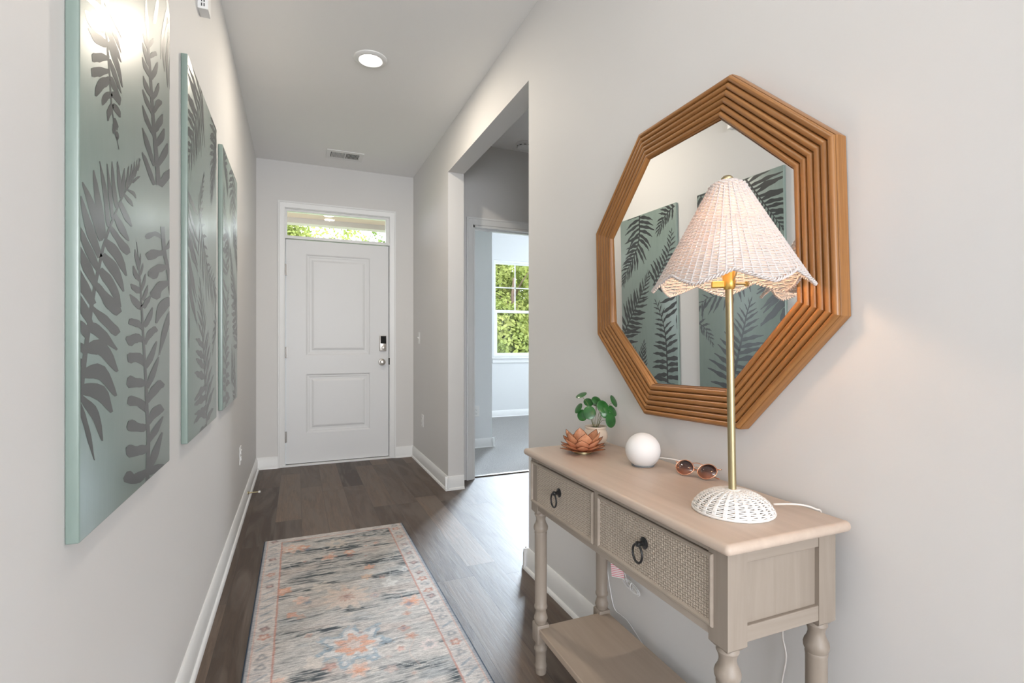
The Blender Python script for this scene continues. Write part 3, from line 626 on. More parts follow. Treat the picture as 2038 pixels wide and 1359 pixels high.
[78,441,89,433,101,426,117,421,133,415,145,408,159,400,178,393,196,385,99,449,120,445,141,441,158,434,173,426,186,417,195,408,199,397,204,387],
[62,412,72,406,85,400,96,394,105,387,118,380,136,376,153,371,176,368,82,420,98,416,113,410,130,406,150,402,168,398,182,392,197,386,207,378],
[44,373,57,368,68,363,79,357,93,352,110,347,129,341,145,334,171,329,56,379,71,375,88,372,107,369,126,365,143,359,162,353,185,347,199,338],
[30,341,37,336,46,333,57,331,70,328,88,322,113,316,144,309,175,302,45,351,60,351,72,350,86,347,102,342,123,336,143,326,162,315,183,305],
[30,300,48,298,65,297,72,296,77,297,94,293,115,284,143,272,174,261,25,314,39,317,56,321,85,323,118,316,141,305,160,292,174,277,187,263],
[19,260,39,258,58,257,68,255,71,255,88,252,110,242,136,229,165,216,11,275,27,277,46,280,76,282,112,275,135,262,152,247,167,232,179,217],
[3,236,23,231,42,228,56,224,63,222,77,218,97,210,119,199,142,188,8,251,27,251,49,250,77,247,109,240,131,227,140,214,148,201,156,189],
[-3,228,9,220,21,211,32,204,45,195,58,185,69,173,82,159,96,145,14,232,31,225,50,218,69,209,83,197,91,184,98,171,101,157,104,144],
[-7,220,-4,210,2,201,9,192,17,181,25,167,35,152,48,135,60,119,6,220,16,210,24,201,30,191,38,179,46,166,53,150,58,134,64,118],
[405,-15,407,6,410,28,412,49,413,69,414,88,412,103,410,116,407,128,404,140,402,153,399,166,397,179,395,192,393,206,390,222,386,240,382,259,377,279,373,299,369,317,365,332,362,347,359,361,356,374,353,387,350,401,347,415,344,428,340,440,337,452,334,463,331,474,328,484,325,493,322,502,319,509,316,515,313,521,311,526,308,532,372,-6,374,14,377,35,380,56,382,75,383,93,383,108,381,121,379,132,377,144,375,156,374,169,373,181,371,194,370,208,367,223,365,241,361,260,357,280,354,299,350,316,348,332,345,346,343,360,341,373,338,386,336,400,333,413,331,426,329,439,326,451,324,462,322,472,319,482,317,492,315,500,312,508,310,514,308,520,306,525,303,531],
[377,31,347,35,317,39,296,41,287,41,283,43,277,47,263,54,237,58,399,18,379,16,359,12,333,12,299,18,266,26,238,35,220,42,215,51],
[392,83,368,87,345,92,328,94,312,95,294,99,274,105,253,109,232,107,405,71,388,70,371,68,350,69,325,73,300,76,276,79,254,83,234,93],
[391,129,371,134,352,138,337,140,323,143,309,147,293,153,273,158,248,158,395,119,377,119,359,118,338,121,314,126,290,130,266,134,247,139,235,148],
[401,161,391,168,383,177,369,185,343,193,316,199,291,204,269,208,247,207,376,159,356,166,336,172,321,177,312,181,299,183,281,185,260,187,241,194],
[380,230,362,234,346,238,330,240,313,241,296,243,279,247,261,250,242,246,377,221,359,220,342,219,324,220,307,222,288,223,269,224,251,225,236,233],
[388,268,377,274,369,281,358,288,333,295,302,296,277,296,256,297,240,293,360,263,344,268,326,272,311,274,304,275,299,276,285,276,267,274,246,278],
[366,326,352,329,340,332,323,336,297,337,275,334,256,331,238,330,230,324,353,317,337,318,320,318,309,316,305,316,298,316,286,314,273,310,252,311],
[365,351,355,354,346,358,338,362,324,366,304,367,286,367,271,368,255,366,345,345,333,347,320,350,307,350,296,350,287,352,275,353,260,353,247,356],
[362,397,353,401,342,404,330,406,320,408,309,411,293,413,276,415,261,417,339,388,322,389,309,390,296,393,283,396,272,400,265,405,261,411,254,415],
[346,432,339,435,330,437,320,438,310,438,302,439,292,439,279,439,267,439,331,424,316,423,304,422,294,424,284,426,275,427,268,430,265,433,262,437],
[341,454,333,458,327,461,320,464,312,466,305,469,299,472,293,475,285,479,323,449,312,451,299,452,289,455,282,459,279,463,278,468,278,473,279,477],
[330,475,327,482,322,489,318,495,314,501,310,505,305,509,301,512,296,515,316,472,308,478,302,485,297,491,292,496,290,501,291,506,292,510,292,514],
[414,8,436,5,459,3,480,0,495,0,507,1,520,0,533,1,546,2,392,21,408,22,423,24,440,24,461,22,483,19,502,15,521,11,541,6],
[423,18,442,24,463,30,484,37,498,46,507,57,518,67,526,77,534,88,388,29,399,38,409,47,420,56,437,64,457,70,477,77,498,84,521,91],
[412,85,432,88,452,91,473,94,492,99,505,106,518,113,530,120,542,128,385,95,398,100,413,105,426,110,442,114,463,118,486,122,508,126,532,130],
[409,127,427,130,445,134,467,136,489,137,503,138,516,140,535,141,549,145,378,137,390,142,403,147,413,154,425,160,445,163,469,163,488,164,513,162],
[401,178,421,183,444,187,468,191,488,195,502,199,519,202,543,203,553,210,375,185,389,191,399,199,409,206,425,213,447,216,467,220,481,224,510,224],
[401,211,419,219,439,227,456,236,467,245,476,254,486,263,491,272,496,281,376,216,386,225,395,235,407,244,423,252,439,260,452,267,469,274,487,282],
[386,258,403,263,421,269,436,275,447,283,456,292,465,301,472,311,477,320,361,263,369,269,377,276,387,283,401,289,417,296,431,304,448,313,468,321],
[380,312,392,319,406,325,423,330,437,334,446,338,457,341,474,343,485,348,358,315,367,322,374,329,380,336,391,343,408,348,426,351,440,355,460,357],
[374,351,390,355,402,360,412,366,424,372,432,379,435,386,436,393,438,400,351,354,356,360,365,365,375,370,383,375,392,381,404,387,418,394,430,401],
[368,393,380,397,388,402,398,407,407,411,412,415,414,418,418,422,422,426,345,395,350,399,357,404,363,409,370,414,381,418,393,421,404,424,415,427],
[359,410,369,415,377,421,385,426,393,432,396,437,396,441,395,445,396,449,342,411,346,416,354,422,360,427,365,432,371,436,378,440,384,445,391,449],
[348,431,356,437,364,443,371,449,375,455,376,460,377,464,377,469,376,473,334,431,337,437,340,442,344,448,350,453,356,458,360,463,365,468,371,472],
[337,464,343,468,349,473,353,478,355,482,357,485,357,488,356,491,354,494,327,463,329,468,331,472,336,477,339,481,342,484,344,487,348,490,351,494],
[330,481,333,485,336,490,338,494,338,498,339,502,339,505,337,509,336,512,322,480,321,484,322,488,323,492,326,496,327,500,328,504,331,508,333,512],
[510,608,514,596,518,583,521,571,525,559,531,549,538,539,546,532,555,524,563,517,571,509,577,499,583,489,588,478,594,467,599,456,605,445,610,434,615,423,621,412,626,401,552,617,555,605,558,592,561,579,564,567,569,556,575,547,582,539,591,532,599,524,606,515,612,505,617,494,622,483,627,471,631,460,636,449,641,437,645,426,650,415,655,403],
[543,587,525,588,507,589,484,589,456,585,429,578,403,571,382,564,368,556,531,580,508,578,485,577,468,575,455,574,441,570,425,564,405,557,380,552],
[541,553,517,550,495,546,471,543,445,540,420,535,402,528,386,522,373,516,546,543,523,537,501,533,482,528,467,522,453,518,435,514,416,510,394,507],
[571,520,544,518,516,515,486,510,458,502,431,494,408,486,394,479,398,471,579,512,554,505,530,498,512,494,499,492,491,487,486,481,473,474,439,468],
[600,483,569,479,535,475,500,470,470,460,449,450,429,441,412,433,418,424,617,476,589,468,565,461,547,455,533,451,520,446,513,439,507,430,473,422],
[610,439,581,437,556,432,526,425,496,415,477,403,470,390,467,377,459,365,648,427,629,420,607,415,592,412,581,407,562,399,532,388,501,376,475,364],
[610,404,585,392,567,380,551,368,535,355,520,339,510,322,503,304,494,287,649,403,640,390,625,378,607,366,591,352,573,336,550,320,525,303,503,286],
[556,557,571,560,586,564,604,570,620,578,631,587,635,597,636,606,640,616,543,560,554,565,566,569,576,572,583,576,592,583,605,593,619,604,632,615],
[610,482,621,489,632,496,640,502,645,509,650,515,653,522,653,527,653,533,594,482,598,488,603,494,610,501,618,507,625,513,631,519,639,526,648,533]]
D2 = [
 dict(stem=[(.26, 1.235), (.222, 1.195), (.139, 1.077), (.068, .977), (.005, .885)], n=14, l0=.26, l1=.05, a0=80, a1=42, w=.16, sides=(.75, 1.0), seed=11, bend=.35),
 dict(stem=[(.59, 1.24), (.55, 1.15), (.512, 1.06), (.474, .90)], n=12, l0=.15, l1=.05, a0=75, a1=30, w=.2, sides=(1, 1), seed=12, bend=.5),
 dict(stem=[(.20, .78), (.366, .61), (.474, .573), (.55, .56), (.600, .51)], n=11, l0=.17, l1=.10, a0=70, a1=36, w=.15, sides=(.5, 1.0), seed=13, bend=.2),
 dict(stem=[(.0, .80), (-.010, .66), (-.008, .56), (-.002, .50), (.004, .46)], n=9, l0=.24, l1=.19, a0=78, a1=24, w=.16, sides=(1, 0), seed=14, bend=-.2),
 dict(stem=[(.354, -.01), (.343, .088), (.298, .25), (.265, .373), (.244, .451), (.212, .535)], n=14, l0=.265, l1=.035, a0=84, a1=32, w=.16, sides=(1.0, .85), seed=15, bend=-.15, stem_w=.022, t0=.02),
 dict(stem=[(.625, .42), (.565, .385), (.524, .331), (.499, .275)], n=6, l0=.075, l1=.025, a0=70, a1=36, w=.26, seed=16, stem_w=.008),
 dict(stem=[(.20, .74), (.235, .83), (.301, .94)], n=8, l0=.07, l1=.02, a0=60, a1=30, w=.22, seed=17, stem_w=.007),
]
D3 = [
 dict(stem=[(.37, 1.235), (.379, 1.183), (.383, 1.071), (.425, .964), (.53, .84), (.60, .735)], n=17, l0=.205, l1=.05, a0=92, a1=36, w=.17, sides=(1, 1), seed=21, bend=.5, stem_w=.016, t0=.03),
 dict(stem=[(.01, 1.20), (.092, 1.163), (.147, 1.112), (.178, 1.05)], n=8, l0=.10, l1=.04, a0=70, a1=34, w=.22, seed=22, bend=.3),
 dict(stem=[(.24, .69), (.188, .754), (.115, .83), (.076, .898), (.053, .967), (.042, 1.048)], n=12, l0=.13, l1=.03, a0=75, a1=38, w=.22, seed=23, bend=-.2),
 dict(stem=[(.60, .27), (.58, .347), (.55, .406), (.435, .552), (.343, .682), (.275, .795)], n=17, l0=.215, l1=.035, a0=78, a1=34, w=.17, seed=24, bend=.25, stem_w=.016),
 dict(stem=[(.104, -.01), (.111, .238), (.131, .386), (.172, .494), (.218, .585)], n=14, l0=.19, l1=.035, a0=88, a1=36, w=.20, seed=25, bend=-.35, stem_w=.016, t0=.02),
 dict(stem=[(.37, .09), (.37, .176), (.345, .295)], n=7, l0=.085, l1=.025, a0=75, a1=36, w=.24, seed=26),
 dict(stem=[(.0, .80), (.006, .71), (.004, .556), (.0, .46)], n=7, l0=.18, l1=.15, a0=88, a1=60, w=.17, sides=(1, 0), seed=27, bend=-.2),
 dict(stem=[(.50, -.02), (.46, .10), (.47, .25)], n=9, l0=.12, l1=.03, a0=70, a1=36, w=.2, seed=28),
]
def painting(y0, z0, data, label, seed):
    t = empty('fern_painting', (XL + .0003, y0, z0), label, 'painting', 'three tall fern paintings on the left wall')
    bm = bmesh.new(); box(bm, 0, CT, 0, CW, 0, CH, .003, 3); autosmooth(link('canvas', bm, M['canvas'], t), 50)
    polys = []
    for d in data:
        if isinstance(d, dict): frond(polys, **d)
        else:
            p = [(d[i] / 1000, d[i + 1] / 1000) for i in range(0, len(d), 2)]; n_ = len(p) // 2; L_, R_ = p[:n_], p[n_:]
            polys += [[L_[i], L_[i + 1], R_[i + 1], R_[i]] for i in range(n_ - 1)]
    bm = bmesh.new(); k = 0
    for p in polys:
        q = clip_poly(p, .0035, CW - .0035, .0035, CH - .0035)
        if len(q) < 3: continue
        k += 1; xx = CT + .0003 + (k % 40) * 4e-6
        vs = [bm.verts.new((xx, a, b)) for a, b in q]
        try: f = bm.faces.new(vs)
        except ValueError: continue
    for f in bm.faces:
        f.normal_update()
        if f.normal.x < 0: f.normal_flip()
    link('painted_leaves', bm, M['leafpaint'], t, 'keep'); return t
painting(.999, .799, D1S, 'sage canvas with dark fern fronds, nearest of the three on the left wall', 1)
painting(1.852, .799, D2, 'sage canvas with dark ferns, the middle of the three on the left wall', 2)
painting(2.652, .805, D3, 'sage canvas with dark ferns, the one closest to the front door', 3)
# ------------------------------------------------------------------ octagonal ribbed mirror
MY, MZ, MA, MROT = 1.142, 1.345, .452, -.029
t = empty('octagonal_mirror', (XR, MY, MZ), 'octagonal mirror in a ribbed brown wood frame above the console table', 'mirror')
prof = [(0, .002), (0, .028), (.0015, .031)]         # (inset from outer edge, height off wall)
w_r = .0150; x = .0020
for k in range(6):
    for j in range(7):
        a = PI * j / 6; prof.append((x + w_r / 2 * (1 - math.cos(a)), .0305 + .0092 * math.sin(a) ** .85 if 0 < j < 6 else .0290))
    x += w_r + .0008
prof += [(.0965, .034), (.0985, .030), (.0985, .018), (.104, .018), (.104, .002)]
def octv(ap, k): a = PI / 8 + k * PI / 4 + MROT; r = ap / math.cos(PI / 8); return r * math.cos(a), r * math.sin(a)
bm = bmesh.new(); lay = bm.verts.layers.float_vector.new('grain')
for k in range(8):      # each of the eight mitred lengths has its own grain
    A = []; B = []
    s_len = 2 * MA * math.tan(PI / 8)
    for ins, hgt in prof:
        for lst, kk, sg in ((A, k, -.5), (B, k + 1, .5)):
            yy, zz = octv(MA - ins, kk); v = bm.verts.new((-hgt, yy, zz)); v[lay] = (sg * s_len + k * 3.7, ins + k * .3, hgt); lst.append(v)
    for i in range(len(prof) - 1): bm.faces.new((A[i], A[i + 1], B[i + 1], B[i]))
fr = autosmooth(link('frame', bm, M['mirrorwood'], t), 60)
bm = bmesh.new(); vs = [bm.verts.new((0, *octv(MA - .1005, k))) for k in range(8)]; vs2 = [bm.verts.new((.003, *octv(MA - .1005, k))) for k in range(8)]
bm.faces.new(vs); bm.faces.new(vs2[::-1])
for i in range(8): bm.faces.new((vs[i], vs[(i + 1) % 8], vs2[(i + 1) % 8], vs2[i]))
g = link('mirror_glass', bm, M['mirror'], t); g.location = (-.0235, 0, 0); g.rotation_euler = (0, R(-.60), R(.60))
bm = bmesh.new(); vs = [bm.verts.new((-.001, *octv(MA - .01, k))) for k in range(8)]; vs2 = [bm.verts.new((-.004, *octv(MA - .01, k))) for k in range(8)]
bm.faces.new(vs); bm.faces.new(vs2[::-1])
for i in range(8): bm.faces.new((vs[i], vs[(i + 1) % 8], vs2[(i + 1) % 8], vs2[i]))
link('backing_board', bm, M['dark'], t)

# ------------------------------------------------------------------ console table (local: x depth, y length, z up)
TX, TY, TA = .7017, .6744, -.01208; TL, TD, TH = .909, .3325, .7547
def tw_(lx, ly, z=TH): return (TX + lx * math.cos(TA) - ly * math.sin(TA), TY + lx * math.sin(TA) + ly * math.cos(TA), z)
T = empty('console_table', (TX, TY, 0), 'greige two drawer console table with woven drawer fronts and turned legs', 'table', rz=TA)
bm = bmesh.new(); prevl = None
th_ = .022; pr_t = [(.0105 * (1 - math.sin(a_)) , TH - th_ / 2 - (th_ / 2) * math.cos(a_)) for a_ in [PI * k / 10 for k in range(11)]]
for ins, zt in pr_t:
    lp_ = []
    for cx_, cy_, a0_ in ((0, 0, PI), (TD, 0, 1.5 * PI), (TD, TL, 0), (0, TL, .5 * PI)):
        rc = .010; 
        for k in range(4):
            a_ = a0_ + PI / 2 * k / 3; qx = cx_ + (rc if cx_ == 0 else -rc); qy = cy_ + (rc if cy_ == 0 else -rc); lp_.append(bm.verts.new((qx + (rc - ins * .95) * math.cos(a_), qy + (rc - ins * .95) * math.sin(a_), zt)))
    if prevl:
        for i in range(16): bm.faces.new((prevl[i], prevl[(i + 1) % 16], lp_[(i + 1) % 16], lp_[i]))
    else: bm.faces.new(lp_[::-1])
    prevl = lp_
bm.faces.new(prevl)
autosmooth(link('tabletop', bm, M['tw_y'], T), 30)
Z0, Z1 = .545, TH - .022
B0, B1 = .022, .070
# apron: front frame with two drawer bays, end frames with recessed panels, back
bm = bmesh.new()
box(bm, .0235, .040, B1 - .004, TL - B1 + .004, .7175, Z1)       # front top rail
box(bm, .0235, .040, B1 - .004, TL - B1 + .004, .558, .5755, .002)     # front bottom rail
box(bm, .0235, .040, .4642, .4848, .5755, .7175)                      # centre stile
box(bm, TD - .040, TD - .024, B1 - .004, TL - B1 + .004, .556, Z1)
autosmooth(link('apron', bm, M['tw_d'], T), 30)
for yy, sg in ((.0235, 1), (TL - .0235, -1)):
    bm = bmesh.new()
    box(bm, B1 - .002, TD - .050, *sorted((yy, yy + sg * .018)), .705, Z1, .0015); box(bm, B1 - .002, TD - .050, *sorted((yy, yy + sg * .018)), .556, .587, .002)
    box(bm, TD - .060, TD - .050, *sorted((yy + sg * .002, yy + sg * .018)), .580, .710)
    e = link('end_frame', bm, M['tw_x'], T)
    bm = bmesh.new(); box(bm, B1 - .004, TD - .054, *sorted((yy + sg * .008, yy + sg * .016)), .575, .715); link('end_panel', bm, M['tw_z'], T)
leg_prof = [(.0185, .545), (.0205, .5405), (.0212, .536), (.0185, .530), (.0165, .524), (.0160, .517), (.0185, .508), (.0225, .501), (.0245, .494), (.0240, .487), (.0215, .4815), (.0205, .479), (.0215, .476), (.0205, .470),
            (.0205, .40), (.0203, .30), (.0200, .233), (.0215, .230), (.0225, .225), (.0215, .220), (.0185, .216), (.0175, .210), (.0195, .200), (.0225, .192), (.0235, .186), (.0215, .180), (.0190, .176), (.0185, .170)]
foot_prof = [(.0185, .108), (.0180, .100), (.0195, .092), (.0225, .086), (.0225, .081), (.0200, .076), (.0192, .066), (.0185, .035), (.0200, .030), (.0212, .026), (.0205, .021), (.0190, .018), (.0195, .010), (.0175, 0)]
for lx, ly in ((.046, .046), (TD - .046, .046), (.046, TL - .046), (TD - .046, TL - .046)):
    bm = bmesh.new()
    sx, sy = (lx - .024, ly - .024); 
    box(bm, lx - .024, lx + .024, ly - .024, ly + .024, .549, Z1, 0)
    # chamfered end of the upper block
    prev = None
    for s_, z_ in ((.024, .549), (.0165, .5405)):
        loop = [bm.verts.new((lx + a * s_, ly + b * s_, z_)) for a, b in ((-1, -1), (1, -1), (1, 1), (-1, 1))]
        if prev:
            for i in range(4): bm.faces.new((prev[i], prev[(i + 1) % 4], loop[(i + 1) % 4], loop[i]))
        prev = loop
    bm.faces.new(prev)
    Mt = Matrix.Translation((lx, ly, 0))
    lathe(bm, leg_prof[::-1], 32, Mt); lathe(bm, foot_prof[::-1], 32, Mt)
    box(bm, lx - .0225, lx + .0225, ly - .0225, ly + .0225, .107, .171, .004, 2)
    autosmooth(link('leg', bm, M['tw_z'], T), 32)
bm = bmesh.new(); box(bm, .030, TD - .030, .052, TL - .052, .138, .160, .003, 2); link('lower_shelf', bm, M['shelfwood'], T)
for y0, y1, py in ((.486, .883, .684), (.057, .463, .268)):
    zz0, zz1 = .577, .716
    bm = bmesh.new()
    pr_ = [(0, 0), (0, .0045), (.0025, .007), (.006, .007), (.0085, .0045), (.0095, .0015)]    # raised moulding around the cane
    rings = [[bm.verts.new((.0235 - h_, yy, z_)) for d_, h_ in pr_ for yy, z_ in [((y0 + d_) if cy == 0 else (y1 - d_), (zz0 + d_) if cz == 0 else (zz1 - d_))]] for cy, cz in ((0, 0), (1, 0), (1, 1), (0, 1))]
    for i in range(4):
        a, b = rings[i], rings[(i + 1) % 4]
        for j in range(len(pr_) - 1): bm.faces.new((a[j], a[j + 1], b[j + 1], b[j]))
    box(bm, .0237, .26, y0 + .004, y1 - .004, zz0 + .003, zz1 - .003)
    dr = autosmooth(link('drawer', bm, M['tw_d'], T), 40)
    bm = bmesh.new(); box(bm, .0222, .0236, y0 + .009, y1 - .009, zz0 + .009, zz1 - .009); c_ = link('woven_panel', bm, M['cane'], dr); c_['label'] = 'woven cane drawer front'
    # ring pull
    zp = .660
    RM = Matrix.Translation((.0222, py, zp)) @ Matrix.Rotation(R(-90), 4, 'Y')
    bm = bmesh.new(); lathe(bm, [(.0135, -.001), (.0135, .002), (.010, .004), (.0055, .006), (.005, .014), (.0068, .017), (.006, .021), (.002, .023)], 24, RM)
    pl = autosmooth(link('pull_plate', bm, M['black'], dr), 40)
    bm = bmesh.new(); tube(bm, [(.0072 - .0030 * math.cos(a) * 0 - .004, py + .0175 * math.sin(a), zp - .021 + .0205 * math.cos(a)) for a in [2 * PI * k / 32 for k in range(32)]], .0027, 8, True); link('ring', bm, M['black'], pl, True)
# warning tag under the table, and its cord
TAG = mat('printed_tag', (.85, .84, .83), .6)
g = N(TAG); xyz = g.n('SeparateXYZ', {0: g.obj()}); st = g.m('GREATER_THAN', g.m('SINE', g.m('MULTIPLY', xyz.outputs[2], 2 * PI / .0062)), .1); g.col(g.mix(st, (.85, .84, .83), (.72, .22, .28)))

# ------------------------------------------------------------------ table lamp
LX, LY = .866, .819
Lm = empty('table_lamp', (LX, LY, TH), 'table lamp with white wicker scalloped shade, brass pole and woven dome base', 'lamp')
def weave(bm, rad, z_lo, z_hi, rows, ribs, r_s, zcut=None, amp=.0014, seg=4, per=4, rad_cap=None):
    """horizontal strands passing in and out around upright ribs; rad(z)->radius"""
    nseg = ribs * per
    for j in range(rows):
        z = z_lo + (z_hi - z_lo) * j / (rows - 1); rr = rad(z); pts = []; runs = []
        for i in range(nseg):
            a = 2 * PI * i / nseg
            ok = zcut is None or z > zcut(a)
            if ok: 
                off = amp * math.cos(PI * i / per + (PI if j % 2 else 0)); pts.append(((rr + off) * math.cos(a), (rr + off) * math.sin(a), z))
            elif pts: runs.append((pts, False)); pts = []
        if pts:
            if len(pts) == nseg: runs.append((pts, True))
            else:
                # join wrap-around
                if runs and (zcut is None or z > zcut(0)): runs[0] = (pts + runs[0][0], False)
                else: runs.append((pts, False))
        for p, cl in runs:
            if len(p) > 2: tube(bm, p, r_s, seg, cl)
LT = 1.478 - TH           # top of the finial above the table
SB = 1.243 - TH           # mean height of the shade's rim
ST = 1.468 - TH
def srad(z):              # bell profile of the shade
    t = (ST - z) / (ST - SB + .02)
    t = max(0, min(1.1, t))
    if t < .07: return .012 + .026 * math.sin(t / .07 * PI / 2)
    u = (t - .07) / .93
    return .038 + .127 * (u ** 1.02) 
NS = 7
def scut(a): 
    u = (a + .52) * NS / (2 * PI); fr_ = abs((u % 1) - .5) * 2      # 0 at the lobe centre, 1 at the notch
    return SB - .012 + .026 * fr_ ** 1.15
bm = bmesh.new(); weave(bm, srad, SB - .013, ST - .004, 66, 30, .00165, scut, .0014)
sh = link('lampshade', bm, M['wicker'], Lm, True)
bm = bmesh.new()
for k in range(60):
    a = 2 * PI * k / 60; zb = scut(a); n_ = 14
    pts = [(srad(z) * math.cos(a), srad(z) * math.sin(a), z) for z in [zb + (ST - .002 - zb) * i / n_ for i in range(n_ + 1)]]
    if k % 2: pts = pts[:9]
    tube(bm, pts, .0019, 4)
link('shade_ribs', bm, M['wicker'], sh, True)
bm = bmesh.new()       # braided edge following the scallops: two twisted strands
for s_ in (0, PI):
    pts = []
    for i in range(420):
        a = 2 * PI * i / 420; z = scut(a); tw2 = s_ + i * 2 * PI / 6
        pts.append(((srad(z) + .0026 * math.cos(tw2)) * math.cos(a), (srad(z) + .0026 * math.cos(tw2)) * math.sin(a), z + .0026 * math.sin(tw2)))
    tube(bm, pts, .0020, 4, True)
link('braided_edge', bm, M['wicker'], sh, True)
bm = bmesh.new()     # wire spider that carries the shade
for k in range(3):
    a = k * 2 * PI / 3 + .4; tube(bm, [(0, 0, ST - .006), (.018 * math.cos(a), .018 * math.sin(a), ST - .005), (.034 * math.cos(a), .034 * math.sin(a), ST - .012)], .0013, 6)
link('spider', bm, M['brass'], sh)
# harp
bm = bmesh.new(); tube(bm, spline([(0, .012, SB + .005), (0, .034, SB + .05), (0, .036, SB + .10), (0, .026, SB + .15), (0, 0, ST - .006)], 6) + spline([(0, 0, ST - .006), (0, -.026, SB + .15), (0, -.036, SB + .10), (0, -.034, SB + .05), (0, -.012, SB + .005)], 6)[1:], .0014, 6); link('harp', bm, M['brass'], Lm)
bm = bmesh.new(); lathe(bm, [(.006, ST - .008), (.008, ST - .002), (.0125, ST + .001), (.0125, ST + .004), (.008, ST + .0085), (.002, ST + .010)], 20); autosmooth(link('finial', bm, M['brass'], Lm))
# socket, bulb
bm = bmesh.new(); lathe(bm, [(.0095, SB - .012), (.0130, SB - .006), (.0135, SB + .006), (.0130, SB + .010), (.0130, SB + .034), (.014, SB + .038)], 24); sk = autosmooth(link('socket', bm, M['gold'], Lm)); sk['label'] = 'gold lamp socket'
bm = bmesh.new(); box(bm, -.036, -.010, -.012, .006, SB - .008, SB + .006, .002)
bmesh.ops.rotate(bm, verts=bm.verts, cent=(0, 0, 0), matrix=Matrix.Rotation(R(-40), 3, 'Z')); link('socket_clip', bm, M['gold'], sk)
bm = bmesh.new(); tube(bm, [(.010, -.010, SB + .0), (.026, -.026, SB - .002)], .003, 8); lathe(bm, [(.0055, 0), (.0055, .005)], 12, Matrix.Translation((.026, -.026, SB - .002)) @ Matrix.Rotation(R(-90), 4, 'Y')); link('switch_knob', bm, M['brass'], sk)
bm = bmesh.new(); lathe(bm, [(.013, SB + .038), (.014, SB + .050), (.024, SB + .072), (.029, SB + .090), (.026, SB + .108), (.014, SB + .118), (.004, SB + .120)], 24); link('bulb', bm, M['bulb'], Lm, True)
bm = bmesh.new(); lathe(bm, [(.0080, .040), (.0080, SB - .010)], 24); autosmooth(link('pole', bm, M['brass'], Lm))
lp = bpy.data.lights.new('bulb_light', 'POINT'); lp.energy = 2.8; lp.color = (1, .64, .40); lp.shadow_soft_size = .028
lo = bpy.data.objects.new('bulb_light', lp); COL.objects.link(lo); lo.parent = Lm; lo.location = (0, 0, SB + .09)
# woven dome base
BR, BZ = .082, .043
def brad(z):
    t = max(0, min(1, z / BZ)); return .012 + (BR - .012) * math.sqrt(max(0, 1 - t ** 1.7))
bm = bmesh.new(); nb = 22
rowz = [BZ * (1 - (1 - j / 14) ** 1.5) for j in range(15)]
for j in range(1, 19):
    th = j / 18.6 * PI / 2; 
    z = BZ * math.sin(th); rr = brad(z) 
    for k2 in (0, 1):
        pts = []
        for i in range(nb * 6):
            a = 2 * PI * i / (nb * 6); off = .0016 * math.cos(PI * i / 6 + (PI if j % 2 else 0)); pts.append(((rr + off) * math.cos(a), (rr + off) * math.sin(a), z + k2 * .0004))
        if k2 == 0: tube(bm, pts, .0019, 5, True)
bs = link('dome_base', bm, M['wickerbase'], Lm, True)
bm = bmesh.new()
for k in range(nb):
    for d_ in (-.030, 0, .030):
        a = 2 * PI * k / nb + d_ / .9
        pts = [(brad(z) * math.cos(a), brad(z) * math.sin(a), z) for z in [BZ * math.sin(i / 12 * PI / 2) for i in range(13)]]; tube(bm, pts, .0020, 5)
link('base_ribs', bm, M['wickerbase'], bs, True)
bm = bmesh.new(); tube(bm, [(BR * math.cos(2 * PI * i / 64), BR * math.sin(2 * PI * i / 64), .0028) for i in range(64)], .0028, 8, True); link('base_rim', bm, M['wickerbase'], bs, True)
bm = bmesh.new(); lathe(bm, [(.060, .0008), (.060, .004), (.020, .036), (.006, .040)], 32); link('weight', bm, mat('pale_weight', (.55, .47, .40), .7), bs)
bm = bmesh.new(); lathe(bm, [(.017, .040), (.016, .045), (.009, .046)], 24); link('collar', bm, M['wickerbase'], bs, True)
for o in Lm.children:      # the pole and everything on it lean a little; the base stands flat
    if o.name.split('.')[0] != 'dome_base': o.matrix_basis = Matrix.Rotation(R(-.80), 4, 'Y') @ Matrix.Rotation(R(-.45), 4, 'X') @ o.matrix_basis
# cord of the lamp: off the back of the table and down to the floor
CORD = mat('clear_cord', (.80, .76, .72), .3, spec=.5)
p0 = tw_(.255, .105, TH + .006)
pts = [Vector(p) for p in (tw_(.250, .118, TH + .010), tw_(.276, .096, TH + .014), tw_(.300, .082, TH + .012), tw_(.322, .075, TH + .004), tw_(TD + .005, .074, TH - .010))]
pts += [Vector(p) for p in ((1.043, .775, .66), (1.040, .80, .55), (1.040, .836, .45), (1.040, .828, .39), (1.040, .838, .33), (1.035, .85, .22), (1.022, .86, .12), (1.0, .87, .004))]
bm = bmesh.new(); tube(bm, spline(pts, 8), .0021, 6); tag(link('lamp_cord', bm, CORD, None, True), 'thin pale lamp cord running off the back of the console table', 'cord')
# ------------------------------------------------------------------ smart speaker
SPX, SPY = .936, 1.219
t = empty('smart_speaker', (SPX, SPY, TH), 'white fabric ball shaped smart speaker on the console table', 'speaker')
def spk():
    m = mat('white_speaker_fabric', (.82, .82, .82), .8); g = N(m); n = g.n('TexVoronoi', {'Vector': g.obj(), 'Scale': 900.0}).outputs[0]; g.bump(n, .25, .0006); return m
bm = bmesh.new(); rs = .0505; cz = .0455
prof_ = [(rs * math.cos(a), cz + rs * math.sin(a)) for a in [R(-62) + (R(89.5) - R(-62)) * i / 28 for i in range(29)]]
lathe(bm, prof_, 56); link('fabric_shell', bm, spk(), t, True)
bm = bmesh.new()      # smooth plastic crescent at the back and lower side
nrm = (Vector((.92, -.39, 0)) * .50 + Vector((.39, .92, 0)) * .40 + Vector((0, 0, -.70))).normalized()
bmesh.ops.create_uvsphere(bm, u_segments=64, v_segments=40, radius=rs + .0006)
